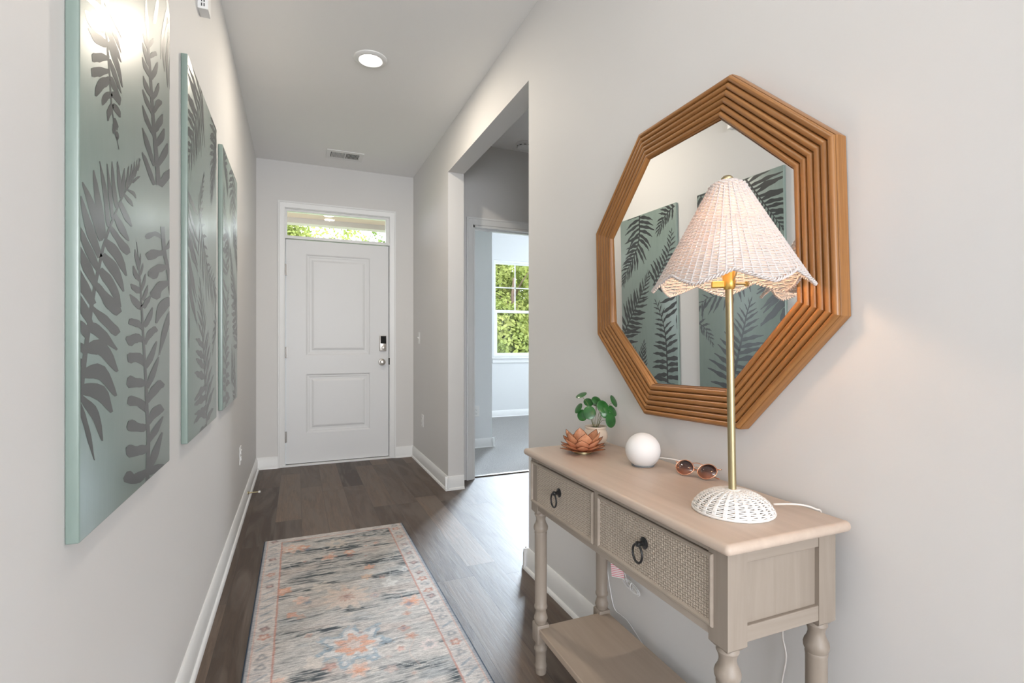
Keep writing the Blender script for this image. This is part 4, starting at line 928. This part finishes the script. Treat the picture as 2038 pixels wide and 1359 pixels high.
bmesh.ops.bisect_plane(bm, geom=bm.verts[:] + bm.edges[:] + bm.faces[:], plane_co=nrm * .022, plane_no=nrm, clear_inner=True)
bmesh.ops.translate(bm, verts=bm.verts, vec=(0, 0, cz))
bmesh.ops.bisect_plane(bm, geom=bm.verts[:] + bm.edges[:] + bm.faces[:], plane_co=(0, 0, .003), plane_no=(0, 0, -1), clear_inner=False, clear_outer=True)
link('plastic_back', bm, M['white_plastic'], t, True)
bm = bmesh.new(); lathe(bm, [(.030, 0), (.032, .001), (.0335, .0035), (.026, .004)], 40); link('foot', bm, mat('grey_foot', (.30, .31, .33), .4), t)
bm = bmesh.new(); tube(bm, spline([(.046, -.012, .022), (.070, -.030, .020), (.092, -.047, .016), (.105, -.058, .006), (.110, -.062, .0025)], 6), .0017, 6); link('cable', bm, M['white_plastic'], t, True)
# ------------------------------------------------------------------ plant in a cream pot
PX, PY = .972, 1.532
t = empty('potted_plant', (PX, PY, TH), 'small round leaved plant in a cream pot behind the lotus candle holder', 'plant')
POT = paint('cream_ceramic', (.78, .66, .54), .35, 40, .05)
bm = bmesh.new(); lathe(bm, [(.024, 0), (.029, .002), (.038, .014), (.0425, .030), (.041, .045), (.036, .054), (.0345, .057), (.0375, .061), (.0385, .064), (.0370, .067), (.0345, .067), (.0335, .060), (.0335, .055)], 40, None, True, False); autosmooth(link('pot', bm, POT, t), 50)
bm = bmesh.new(); lathe(bm, [(.0338, .058), (.020, .061), (.0005, .062)], 24, None, False, False); link('soil', bm, mat('dark_soil', (.02, .013, .008), .95), t)
LEAF = mat('glossy_green_leaf', (.018, .105, .022), .28, spec=.6)
g = N(LEAF); nn = g.n('TexNoise', {'Vector': g.obj(), 'Scale': 40.0}).outputs[0]; g.col(g.ramp(nn, [(.3, (.012, .085, .016)), (.7, (.030, .150, .030))]))
STEM = mat('leaf_stalk', (.14, .16, .03), .5)
rt = Vector((math.cos(.60), -math.sin(.60), 0)); rt = Vector((math.cos(.4014), -math.sin(.4014), 0)); fw = Vector((math.sin(.4014), math.cos(.4014), 0))
# (sideways, toward viewer, height of leaf centre, leaf radius, facing tilt)
LV = [(-.053, .010, .179, .019, (-.35, .25, .85)), (-.065, .020, .133, .018, (-.75, .35, .5)), (-.051, .026, .108, .018, (-.3, .9, .1)), (-.028, .040, .120, .0215, (-.1, .9, .35)), (-.022, -.020, .150, .018, (0, .5, .6)),
      (.003, .0, .158, .017, (.1, .6, .6)), (.020, .034, .140, .022, (.2, .8, .5)), (.064, .012, .157, .020, (.75, .55, .45)), (.058, .020, .124, .019, (.6, .6, .5)), (.047, .040, .093, .023, (.5, .85, .15)), (.026, .042, .120, .017, (.1, .9, .2)), (.010, -.03, .140, .015, (0, .2, .9))]
for i, (sx_, v_, z_, r_, nr) in enumerate(LV):
    c_ = rt * sx_ * 1.0 - fw * v_ + Vector((0, 0, z_)); no = (rt * nr[0] - fw * nr[1] + Vector((0, 0, nr[2]))).normalized()
    base = rt * sx_ * .10 - fw * v_ * .1 + Vector((0, 0, .060)); att = c_ - no * .001
    mid = base.lerp(att, .5) + Vector((0, 0, .012)) - rt * sx_ * .14
    bm = bmesh.new(); tube(bm, spline([base, mid, att], 8), .0007, 5); s_ = link('stalk', bm, STEM, t, True)
    q = no.to_track_quat('Z', 'Y').to_matrix(); bm = bmesh.new(); rings = []
    for j, (fr_, dz) in enumerate(((.001, .0005), (.35, .0002), (.7, -.0008), (.92, -.0018), (1.0, -.0026))):
        rings.append([bm.verts.new(c_ + q @ Vector((r_ * fr_ * math.cos(a), r_ * fr_ * math.sin(a) * 1.12, dz))) for a in [2 * PI * k / 24 for k in range(24)]])
    for a, b in zip(rings, rings[1:]):
        for k in range(24): bm.faces.new((a[k], a[(k + 1) % 24], b[(k + 1) % 24], b[k]))
    link('leaf', bm, LEAF, s_, True)
# ------------------------------------------------------------------ lotus candle holder
t = empty('lotus_candle_holder', (.862, 1.437, TH), 'amber shell lotus flower candle holder on a brass ring base', 'candle holder')
def shell():
    m = mat('amber_shell', (.66, .31, .17), .22, spec=.6); g = N(m)
    n = g.n('TexNoise', {'Vector': g.obj(), 'Scale': 60.0, 'Detail': 3.0}).outputs[0]
    g.col(g.ramp(n, [(.3, (.58, .26, .14)), (.7, (.82, .46, .29))]))
    out = [q for q in g.t.nodes if q.type == 'OUTPUT_MATERIAL'][0]; tr = g.n('BsdfTranslucent', {'Color': (.85, .40, .20, 1)})
    mx = g.n('MixShader', {0: .3, 1: g.b.outputs[0], 2: tr.outputs[0]}); g.L(mx.outputs[0], out.inputs[0]); return m
SHELL = shell(); WIRE = mat('copper_wire', (.22, .09, .04), .4, .8)
bm = bmesh.new(); lathe(bm, [(.026, 0), (.0285, .001), (.0285, .007), (.026, .008), (.0245, .0075), (.0245, .002)], 40); autosmooth(link('base_ring', bm, M['brass'], t))
bm = bmesh.new(); lathe(bm, [(.0245, .002), (.022, .004), (.022, .018), (.0215, .018), (.0205, .005)], 32); autosmooth(link('candle_cup', bm, M['brass'], t))
for ring, (cnt, r0, z0, ln, w_, tilt, curl, ph) in enumerate(((6, .016, .008, .080, .052, 62, 46, .15), (7, .020, .008, .066, .048, 48, 36, .55), (8, .023, .008, .056, .040, 32, 26, .25), (8, .024, .008, .056, .034, 14, 18, .62))):
    for k in range(cnt):
        a = ph + 2 * PI * k / cnt; bm = bmesh.new(); nU, nV = 8, 6; grid = []; edge_l = []; edge_r = []
        ca, sa = math.cos(a), math.sin(a); r = r0; z = z0; th = R(tilt - curl * .6)
        for i in range(nU + 1):
            s = i / nU; wv = w_ * .5 * max(0, math.sin(PI * (.13 + .87 * s) ** 1.1)) ** .72 if i < nU else .0006
            if i == 0: wv = w_ * .22
            row = []
            for j in range(-nV // 2, nV // 2 + 1):
                v = j / (nV / 2) * wv; rr = r - (v * v) / .05 * math.sin(th) * .9; zz = z + (v * v) / .05 * math.cos(th) * .6
                row.append(bm.verts.new((rr * ca - v * sa, rr * sa + v * ca, zz)))
            grid.append(row); thn = R(tilt - curl * .6 + curl * 1.1 * s); r += ln / nU * math.cos(thn); z += ln / nU * math.sin(thn); th = thn
        for A_, B_ in zip(grid, grid[1:]):
            for j in range(nV): bm.faces.new((A_[j], A_[j + 1], B_[j + 1], B_[j]))
        loop = [r_[0].co.copy() for r_ in grid] + [r_[-1].co.copy() for r_ in grid[::-1]][1:]
        p_ = link('petal', bm, SHELL, t, True); bm = bmesh.new(); tube(bm, loop, .00075, 5, True); link('wire_rim', bm, WIRE, p_, True)
# ------------------------------------------------------------------ sunglasses
g0 = Vector(((.960 + .981) / 2 + .0, 1.045, TH))
t = empty('sunglasses', (.973, 1.052, TH), 'rose gold round sunglasses lying folded between speaker and lamp', 'sunglasses', rz=0)
ROSE = mat('rose_gold', (.90, .48, .32), .25, .85); 
GL = mat('gradient_lens', (.05, .03, .03), .05, spec=.7, Transmission_Weight=.35)
g = N(GL); xyz = g.n('SeparateXYZ', {0: g.n('TexCoord').outputs['Generated']}); g.col(g.ramp(xyz.outputs[2], [(.1, (.62, .26, .16)), (.5, (.13, .06, .045)), (.95, (.012, .013, .02))]))
ax = Vector((.30, -.955, 0)).normalized(); ax = Vector((.36, -.93, 0)).normalized()    # from far lens to near lens
fn = Vector((-ax.y * -1, ax.x * -1, 0)); fn = Vector((-.93, -.36, 0)).normalized()     # faces the camera side
up = (Vector((0, 0, 1)) * .80 - fn * .60).normalized()                            # lenses lean back
def gp(u, v, w=0): return ax * u + up * v + fn * w + Vector((0, 0, .003))
for s_ in (-1, 1):
    cx = s_ * .0315; ol = [(cx + .0245 * math.cos(a) * (1 + .05 * math.cos(2 * a)), .0225 + .0215 * math.sin(a) + .0015 * math.cos(a) * s_) for a in [2 * PI * k / 36 for k in range(36)]]
    bm = bmesh.new(); tube(bm, [gp(u, v, .001) for u, v in ol], .0013, 6, True); rm = link('rim', bm, ROSE, t, True)
    bm = bmesh.new(); fr_v = [bm.verts.new(gp(u, v, .0015)) for u, v in ol]; ce = bm.verts.new(gp(cx, .0225, .0035)); bk = [bm.verts.new(gp(u, v, 0)) for u, v in ol]
    for k in range(36):
        bm.faces.new((ce, fr_v[k], fr_v[(k + 1) % 36])); bm.faces.new((fr_v[k], bk[k], bk[(k + 1) % 36], fr_v[(k + 1) % 36]))
    bm.faces.new(bk[::-1]); link('lens', bm, GL, rm, True)
    bm = bmesh.new(); tube(bm, [gp(s_ * .056, .033, 0), gp(s_ * .062, .034, -.002), gp(s_ * .0635, .033, -.007)], .0017, 6); link('hinge', bm, ROSE, t, True)
    e0 = gp(s_ * .0635, .033, -.007); far_ = gp(-s_ * .045, .012, -.030 - .008 * s_); far_.z = .005; mid = e0.lerp(far_, .55); mid.z = max(mid.z, .012)
    end = far_ - ax * s_ * .012; end.z = .003
    bm = bmesh.new(); tube(bm, spline([e0, mid, far_, end], 8), .0016, 6); tm = link('temple', bm, ROSE, t, True)
bm = bmesh.new(); tube(bm, spline([gp(-.0075, .027, .001), gp(0, .030, .0015), gp(.0075, .027, .001)], 6), .0011, 6); tube(bm, spline([gp(-.014, .039, .001), gp(0, .0415, .0015), gp(.014, .039, .001)], 6), .0011, 6); link('bridge', bm, ROSE, t, True)
# ------------------------------------------------------------------ cable, bundle and tag behind the table
WC = mat('white_cable', (.85, .85, .85), .4)
bm = bmesh.new()
pp = [(1.0465, 1.562, .752), (1.0465, 1.566, .60), (1.0465, 1.570, .45), (1.0465, 1.570, .31), (1.0465, 1.567, .27), (1.0465, 1.53, .168), (1.0465, 1.48, .160), (1.0465, 1.44, .156), (1.0465, 1.36, .122), (1.0465, 1.33, .112)]
tube(bm, spline(pp, 8), .0016, 6)
cb = tag(link('power_cable', bm, WC, None, True), 'thin white cable hanging down the wall under the console table', 'cable')
t = empty('cable_bundle', (1.032, 1.405, .297), 'looped white cable bundle tied below the console table', 'cable')
bm = bmesh.new()
for k, (ry, rz_, ph) in enumerate(((.046, .010, 0), (.041, .008, .4), (.048, .012, .9), (.037, .007, 1.4))):
    tube(bm, [(.004 * math.sin(a + ph), -.010 * (k - 1.5) * .2 + ry * math.cos(a), rz_ * math.sin(a) - ry * math.cos(a) * -.10) for a in [2 * PI * i / 28 for i in range(28)]], .0017, 5, True)
tube(bm, spline([(0, .024, .004), (.004, .040, .020), (.006, .055, .035), (.004, .062, .045)], 6), .0013, 5)
link('loops', bm, WC, t, True)
bm = bmesh.new(); tube(bm, [(.006 * math.cos(a), 0, .012 * math.sin(a)) for a in [2 * PI * i / 16 for i in range(16)]], .0016, 5, True); link('tie', bm, M['white_plastic'], t, True)
# striped paper tag hanging inside the rear leg
bm = bmesh.new(); box(bm, 0, .0006, -.023, .023, -.034, .034)
o = tag(link('warning_tag', bm, TAG, None), 'white paper tag with red printed lines hanging under the console table', 'tag'); o.location = (1.020, 1.470, .336); o.rotation_euler = (R(-5), 0, R(32))
bm = bmesh.new(); tube(bm, spline([(.001, .018, .030), (.004, .020, .10), (.002, .018, .20)], 6), .0011, 5); link('string', bm, WC, o, True)

# ------------------------------------------------------------------ runner rug
RX0, RX1, RY0, RY1 = -.171, .594, .705, 3.135
def rug():
    W_, Hh = RX1 - RX0, RY1 - RY0; nx, ny = 256, 720; rs_ = np.random.RandomState(5)
    xs = np.linspace(0, W_, nx); ys = np.linspace(0, Hh, ny); Xg, Yg = np.meshgrid(xs, ys)
    def noise(sx, sy, seed, oct_=4):
        r_ = np.random.RandomState(seed); out = np.zeros_like(Xg); amp = 1; tot = 0
        for o_ in range(oct_):
            gx, gy = int(W_ / sx) + 4, int(Hh / sy) + 4; G = r_.rand(gy + 2, gx + 2)
            fx = Xg / sx; fy = Yg / sy; ix = fx.astype(int); iy = fy.astype(int); tx = fx - ix; ty = fy - iy; tx = tx * tx * (3 - 2 * tx); ty = ty * ty * (3 - 2 * ty)
            v = (G[iy, ix] * (1 - tx) + G[iy, ix + 1] * tx) * (1 - ty) + (G[iy + 1, ix] * (1 - tx) + G[iy + 1, ix + 1] * tx) * ty
            out += amp * v; tot += amp; amp *= .55; sx /= 2; sy /= 2
        return out / tot
    def sm(v, a, b): t_ = np.clip((v - a) / (b - a), 0, 1); return t_ * t_ * (3 - 2 * t_)
    def lay(C, m_, col): return C * (1 - m_[..., None]) + np.array(col) * m_[..., None]
    cream = (.66, .60, .54); slate = (.10, .125, .135); grey = (.36, .37, .36)
    C = np.ones(Xg.shape + (3,)) * np.array((.60, .575, .545))
    big = noise(.40, .16, 1, 3); st1 = noise(.075, .0052, 2, 2); st2 = noise(.035, .0042, 3, 2); bl = noise(.09, .06, 4, 3)
    cl = sm(noise(.16, .06, 9, 3), .42, .64); C = lay(C, cl * .75, (.74, .68, .63))
    C = lay(C, sm(noise(.22, .10, 6, 3), .52, .72) * .40, (.64, .50, .43)); C = lay(C, sm(noise(.20, .10, 7, 3), .56, .74) * .35, (.40, .46, .50))
    dkz = sm(noise(.19, .055, 12, 3) + .25 * (big - .5), .44, .66)
    C = lay(C, dkz * .50, (.36, .385, .39))
    C = lay(C, sm(st1, .47, .57) * (.22 + .78 * dkz), (.085, .10, .11)); C = lay(C, sm(st2, .56, .70) * (.25 + .5 * dkz), slate)
    C = lay(C, sm(st1, .58, .40) * .0, cream); C = lay(C, sm(noise(.05, .0048, 13, 2), .58, .74) * .5, (.70, .66, .61))
    wob = (noise(.02, .02, 8, 2) - .5)
    def flower(cx, cy, r_, pet, cols, ph=0, st=.85):
        nonlocal C
        dx, dy = Xg - cx, Yg - cy; d = np.hypot(dx, dy); a = np.arctan2(dy, dx)
        for fr_, col in cols:
            rr = r_ * fr_ * (1 + .22 * np.cos(pet * a + ph)) * (1 + .5 * wob); C = lay(C, sm(rr - d, -.006, .006) * np.clip(st * .72 * np.clip(1.3 - 1.6 * (st1 - .2), .15, 1), 0, 1), col)
    peach = (.66, .34, .22); pink = (.70, .50, .44); crm = (.76, .69, .62); blue = (.20, .28, .36); rust = (.52, .20, .13); plum = (.20, .13, .14)
    def vine(pts, col, w_):
        nonlocal C
        P_ = spline([(a, b, 0) for a, b in pts], 10)
        m_ = np.zeros_like(Xg)
        for p in P_: m_ = np.maximum(m_, sm(w_ - np.hypot(Xg - p.x, Yg - p.y), -.002, .002))
        C = lay(C, m_ * .45, col)
    cx = W_ / 2
    r2 = random.Random(9)
    for k in range(3):    # nearer medallions, below the frame
        flower(cx, .80 - k * .34, .075, 10, [(1.25, crm), (.9, pink), (.35, plum)])
    P_ = (.76, .40, .27); P2 = (.78, .55, .45)
    for fx, fy, fr2, pt, cs in ((.135, 2.256, .050, 7, [(1.0, P2), (.6, crm), (.3, P_)]), (.20, 2.25, .030, 5, [(1.0, P_), (.4, crm)]), (.321, 2.07, .032, 5, [(1.0, P2), (.6, P_)]), (.423, 2.096, .026, 5, [(1.0, P_), (.5, crm)]), (.37, 2.24, .055, 9, [(1.0, (.70, .62, .54)), (.35, (.42, .46, .48))]),
        (.368, 1.606, .088, 11, [(1.15, (.68, .60, .53)), (.95, (.72, .60, .52)), (.36, (.55, .36, .30)), (.14, (.24, .14, .13))]), (.497, 1.868, .024, 6, [(1.0, P_)]), (.473, 1.768, .026, 6, [(1.0, (.74, .52, .38))]), (.150, 1.539, .020, 4, [(1.0, (.70, .33, .22))]), (.112, 1.766, .034, 5, [(1.0, P_), (.5, P2)]),
        (.653, 1.778, .024, 4, [(1.0, (.80, .78, .75)), (.45, (.40, .43, .46))]), (.620, 1.456, .045, 6, [(1.0, P2), (.6, P_)]), (.363, 1.229, .085, 7, [(1.35, (.36, .45, .52)), (1.05, (.76, .72, .68)), (.70, P_), (.3, (.72, .66, .62))]), (.363, 1.071, .036, 6, [(1.0, P2), (.5, P_)]), (.618, 1.124, .030, 8, [(1.0, (.80, .68, .64)), (.5, (.36, .38, .40))]),
        (.514, 1.138, .022, 5, [(1.0, crm), (.55, (.70, .36, .30))]), (.271, 1.746, .040, 6, [(1.0, crm)]), (.561, 1.66, .034, 5, [(1.0, (.76, .74, .70))]), (.187, 1.651, .030, 5, [(1.0, P2)]), (.224, 1.174, .032, 4, [(1.0, crm)]), (.115, 1.116, .036, 6, [(1.0, crm), (.5, P2)])):
        flower(fx, fy, fr2, pt, cs, fx * 20, 1.25)
    vine([(.426, 1.166), (.47, 1.09), (.52, 1.04), (.60, 1.00)], (.80, .78, .74), .0038); vine([(.56, 1.02), (.54, 1.10), (.57, 1.17)], P2, .0026); vine([(.28, 2.13), (.31, 2.17), (.29, 2.21)], crm, .003)
    for k in range(60):
        x_ = r2.uniform(.14, W_ - .14); y_ = r2.uniform(.08, Hh - .08); c_ = r2.choice([peach, pink, crm, crm, rust, blue, peach]); flower(x_, y_, r2.uniform(.008, .022), r2.choice([4, 5, 6]), [(1.0, c_), (.45, r2.choice([crm, rust, blue, pink]))], r2.uniform(0, 6), .8)
    for k in range(12):
        x_ = r2.uniform(.16, W_ - .16); y_ = r2.uniform(.1, Hh - .1); d1 = r2.uniform(-.12, .12); vine([(x_, y_), (x_ + d1 * .6, y_ + .04), (x_ + d1, y_ + .12), (x_ + d1 * .5, y_ + .17)], r2.choice([crm, crm, pink, (.7, .7, .7)]), .0032)
    # borders
    BW = .092
    ex = np.minimum(Xg, W_ - Xg); ey = np.minimum(Yg, Hh - Yg); ed = np.minimum(ex, ey + .035)
    inb = sm(BW - ed, -.002, .003); C = lay(C, inb * .86, (.68, .62, .58))
    C = lay(C, inb * sm(st2, .50, .66) * .5, (.34, .36, .38)); C = lay(C, inb * sm(noise(.04, .03, 15, 2), .52, .70) * .5, (.72, .68, .64))
    for y_ in np.arange(.04, Hh, .062):
        for sd in (0, 1):
            x_ = .054 if sd == 0 else W_ - .054; kx = r2.choice([0, 1, 2, 3]); y__ = y_ + r2.uniform(-.006, .006)
            if kx == 0: flower(x_, y__, .018, 4, [(1.0, plum), (.5, pink)], r2.uniform(0, 3), 1.2)
            elif kx == 1: flower(x_, y__, .019, 5, [(1.0, rust), (.5, crm)], r2.uniform(0, 3), 1.2)
            elif kx == 2: vine([(x_ - .020, y__ - .012), (x_, y__ + .002), (x_ + .020, y__ + .016)], blue, .0055)
            else: flower(x_, y__, .017, 3, [(1.0, (.30, .31, .33)), (.4, crm)], r2.uniform(0, 3), 1.2)
    jit = .004 * (noise(.02, .03, 10, 2) - .5)
    C = lay(C, sm(.0035 - np.abs(ed - BW + jit), -.002, .002) * .8, (.58, .30, .24)); C = lay(C, sm(.0025 - np.abs(ed - .020 + jit), -.002, .002) * .6, (.60, .36, .30))
    C = lay(C, sm(.016 - ex, -.002, .002) * .7, (.30, .33, .37)); C = lay(C, sm(.006 - ex, -.001, .001), (.05, .07, .10))
    C *= (.90 + .2 * rs_.rand(ny, nx))[..., None]
    verts = np.stack([Xg + RX0, Yg + RY0, np.full_like(Xg, .0085)], -1).reshape(-1, 3)
    zz = .0085 - .0035 * sm(.006 - np.minimum(ex, ey), -.001, .006); verts[:, 2] = zz.reshape(-1)
    idx = np.arange(nx * ny).reshape(ny, nx); q = np.stack([idx[:-1, :-1], idx[:-1, 1:], idx[1:, 1:], idx[1:, :-1]], -1).reshape(-1, 4)
    rim = list(idx[0, :]) + list(idx[1:, -1]) + list(idx[-1, -2::-1]) + list(idx[-2:0:-1, 0]); nb_ = len(rim)
    low = verts[rim].copy(); low[:, 2] = .0005; base_i = len(verts); V = np.vstack([verts, low])
    F = q.tolist() + [[int(rim[(i + 1) % nb_]), int(rim[i]), base_i + i, base_i + (i + 1) % nb_] for i in range(nb_)]
    me = bpy.data.meshes.new('runner_rug'); me.from_pydata(V.tolist(), [], F); me.update()
    ca = me.color_attributes.new('pattern', 'FLOAT_COLOR', 'POINT'); arr = np.ones((len(V), 4)); arr[:base_i, :3] = np.clip(C, 0, 1).reshape(-1, 3); arr[base_i:, :3] = (.02, .03, .05)
    ca.data.foreach_set('color', arr.astype(np.float32).ravel())
    m = mat('faded_floral_rug', rough=.9, spec=.15); g = N(m); at = g.n('Attribute', attribute_name='pattern').outputs['Color']
    n1 = g.n('TexNoise', {'Vector': g.mapped((30, 430, 1)), 'Scale': 1.0, 'Detail': 3.0}).outputs[0]; n2 = g.n('TexNoise', {'Vector': g.obj(), 'Scale': 420.0}).outputs[0]
    g.col(g.mix(g.m('MINIMUM', 1.0, g.m('MAXIMUM', 0.0, g.m('MULTIPLY', g.m('SUBTRACT', n1, .47), 5.0))), at, g.mix(1.0, at, (.58, .58, .59), 'MULTIPLY'))); g.bump(n2, .5, .002)
    me.materials.append(m); o = bpy.data.objects.new('runner_rug', me); COL.objects.link(o); return o
tag(rug(), 'faded grey, cream and peach floral runner rug on the hall floor', 'rug')

# ------------------------------------------------------------------ outside: porch, lawn, trees
PORCH = paint('beige_porch_paint', (.37, .285, .21), .7)
bm = bmesh.new(); box(bm, -2.4, XT - .01, YB + .16, 6.42, 2.565, 2.62); struct(link('ceiling_porch', bm, PORCH), 'beige porch ceiling seen through the transom', 'porch ceiling')
bm = bmesh.new(); box(bm, -2.4, XT - .01, 6.36, 6.5, 2.505, 2.75); struct(link('trim_8', bm, mat('cream_beam', (.40, .355, .305), .6)), 'cream beam at the edge of the porch ceiling', 'beam')
bm = bmesh.new(); box(bm, -2.4, XT - .01, YB + .16, 6.6, -.2, -.02); struct(link('floor_porch', bm, mat('porch_concrete', (.55, .54, .52), .8)), 'concrete porch floor', 'floor')
t = empty('porch_light', (.325, 6.10, 2.565), 'round lit porch ceiling light seen through the transom', 'light')
bm = bmesh.new(); lathe(bm, [(.062, 0), (.060, -.005), (.054, -.007)], 32, None, True, False); link('trim_ring', bm, M['white_plastic'], t)
bm = bmesh.new(); lathe(bm, [(.052, -.0072), (.036, -.0115), (.0001, -.0125)], 32, None, False, False); link('lens', bm, emis('porch_lens', (1, .93, .82), 5), t)
bm = bmesh.new(); box(bm, -40, 50, 7.25, 70, -.6, -.5); struct(link('ground', bm, mat('lawn', (.16, .22, .06), .95)), 'lawn outside the house', 'lawn')
def foliage_mat(name, a, b):
    m = mat(name, a, .55, spec=.3); g = N(m); n = g.n('TexNoise', {'Vector': g.obj(), 'Scale': 1.6, 'Detail': 3.0}).outputs[0]
    c = g.ramp(n, [(.35, a), (.65, b)]); g.col(c)
    out = [q for q in g.t.nodes if q.type == 'OUTPUT_MATERIAL'][0]; tr = g.n('BsdfTranslucent'); g.L(c, tr.inputs['Color'])
    mx = g.n('MixShader', {0: .4, 1: g.b.outputs[0], 2: tr.outputs[0]}); g.L(mx.outputs[0], out.inputs[0]); return m
FM = [foliage_mat('yellow_green_leaves', (.24, .30, .07), (.42, .45, .13)), foliage_mat('mid_green_leaves', (.13, .21, .05), (.26, .34, .08)), foliage_mat('olive_leaves', (.18, .22, .07), (.33, .35, .13))]
BARK = mat('tree_bark', (.16, .11, .08), .9)
def tree(x, y, h, rad, label, seed, fm, n=5000, leaf=.16, low=.0, grp='trees outside the bedroom window', sparse=False):
    r_ = random.Random(seed); t = empty('tree', (x, y, -.5), label, 'tree', grp)
    blobs = [(Vector((r_.uniform(-1, 1) * rad * .6, r_.uniform(-1, 1) * rad * .6, low + (h - low) * r_.uniform(.1, .95))), r_.uniform(.3, .55) * rad) for _ in range(14)]
    bm = bmesh.new()
    for i in range(n):
        c_, br = blobs[r_.randrange(len(blobs))]
        d = Vector((r_.gauss(0, 1), r_.gauss(0, 1), r_.gauss(0, 1))).normalized(); p = c_ + d * br * r_.uniform(.55, 1.0) ** .5
        nr = (d + Vector((r_.uniform(-1, 1), r_.uniform(-1, 1), r_.uniform(-.4, 1))) * .9).normalized(); u = nr.cross(Vector((r_.uniform(-1, 1), r_.uniform(-1, 1), r_.uniform(-1, 1)))).normalized(); v = nr.cross(u); s = leaf * r_.uniform(.5, 1.2)
        bm.faces.new([bm.verts.new(q) for q in (p - u * s * .5, p - v * s * .28 + nr * .02, p + u * s * .5, p + v * s * .28 + nr * .02)])
    link('foliage', bm, fm, t, 'keep')
    bm = bmesh.new(); tube(bm, spline([(0, 0, 0), (.05, .03, h * .3), (-.05, .02, h * .6), (.0, .0, h * .85)], 5), [.12 * rad * (1 - i / 17) + .02 for i in range(16)], 8)
    for k in range(6):
        z_ = h * (.3 + .08 * k); a = k * 2.2; tube(bm, [(0, 0, z_), (math.cos(a) * rad * .35, math.sin(a) * rad * .35, z_ + h * .10), (math.cos(a) * rad * .65, math.sin(a) * rad * .65, z_ + h * .16)], [.05, .03, .012], 5)
    link('trunk', bm, BARK, t, True); return t
wt = [(7.3, 17.0, 4.7, 1.9, 0), (9.0, 21.8, 6.0, 2.0, 1), (12.6, 18.0, 4.3, 1.7, 2)]
wl = ['yellow green bushy tree closest outside the bedroom window', 'mid green tree standing behind the nearest one outside the bedroom window', 'olive tree outside past the right side of the bedroom windows']
for i, (x, y, h_, r_, k) in enumerate(wt): tree(x, y, h_, r_, wl[i], 30 + i, FM[k], (22000, 12000, 3000)[i], .19, .2)
tree(-.2, 18.0, 5.5, 1.35, 'leafy treetop at the left of the transom view', 51, FM[0], 7000, .15, 2.0, 'trees seen through the transom')
tree(1.35, 21.6, 6.75, 1.2, 'sparse treetop in the middle of the transom view', 52, FM[0], 1300, .17, 3.6, 'trees seen through the transom')
tree(2.85, 18.6, 6.0, .8, 'narrow treetop at the right of the transom view', 53, FM[1], 1100, .16, 3.0, 'trees seen through the transom')
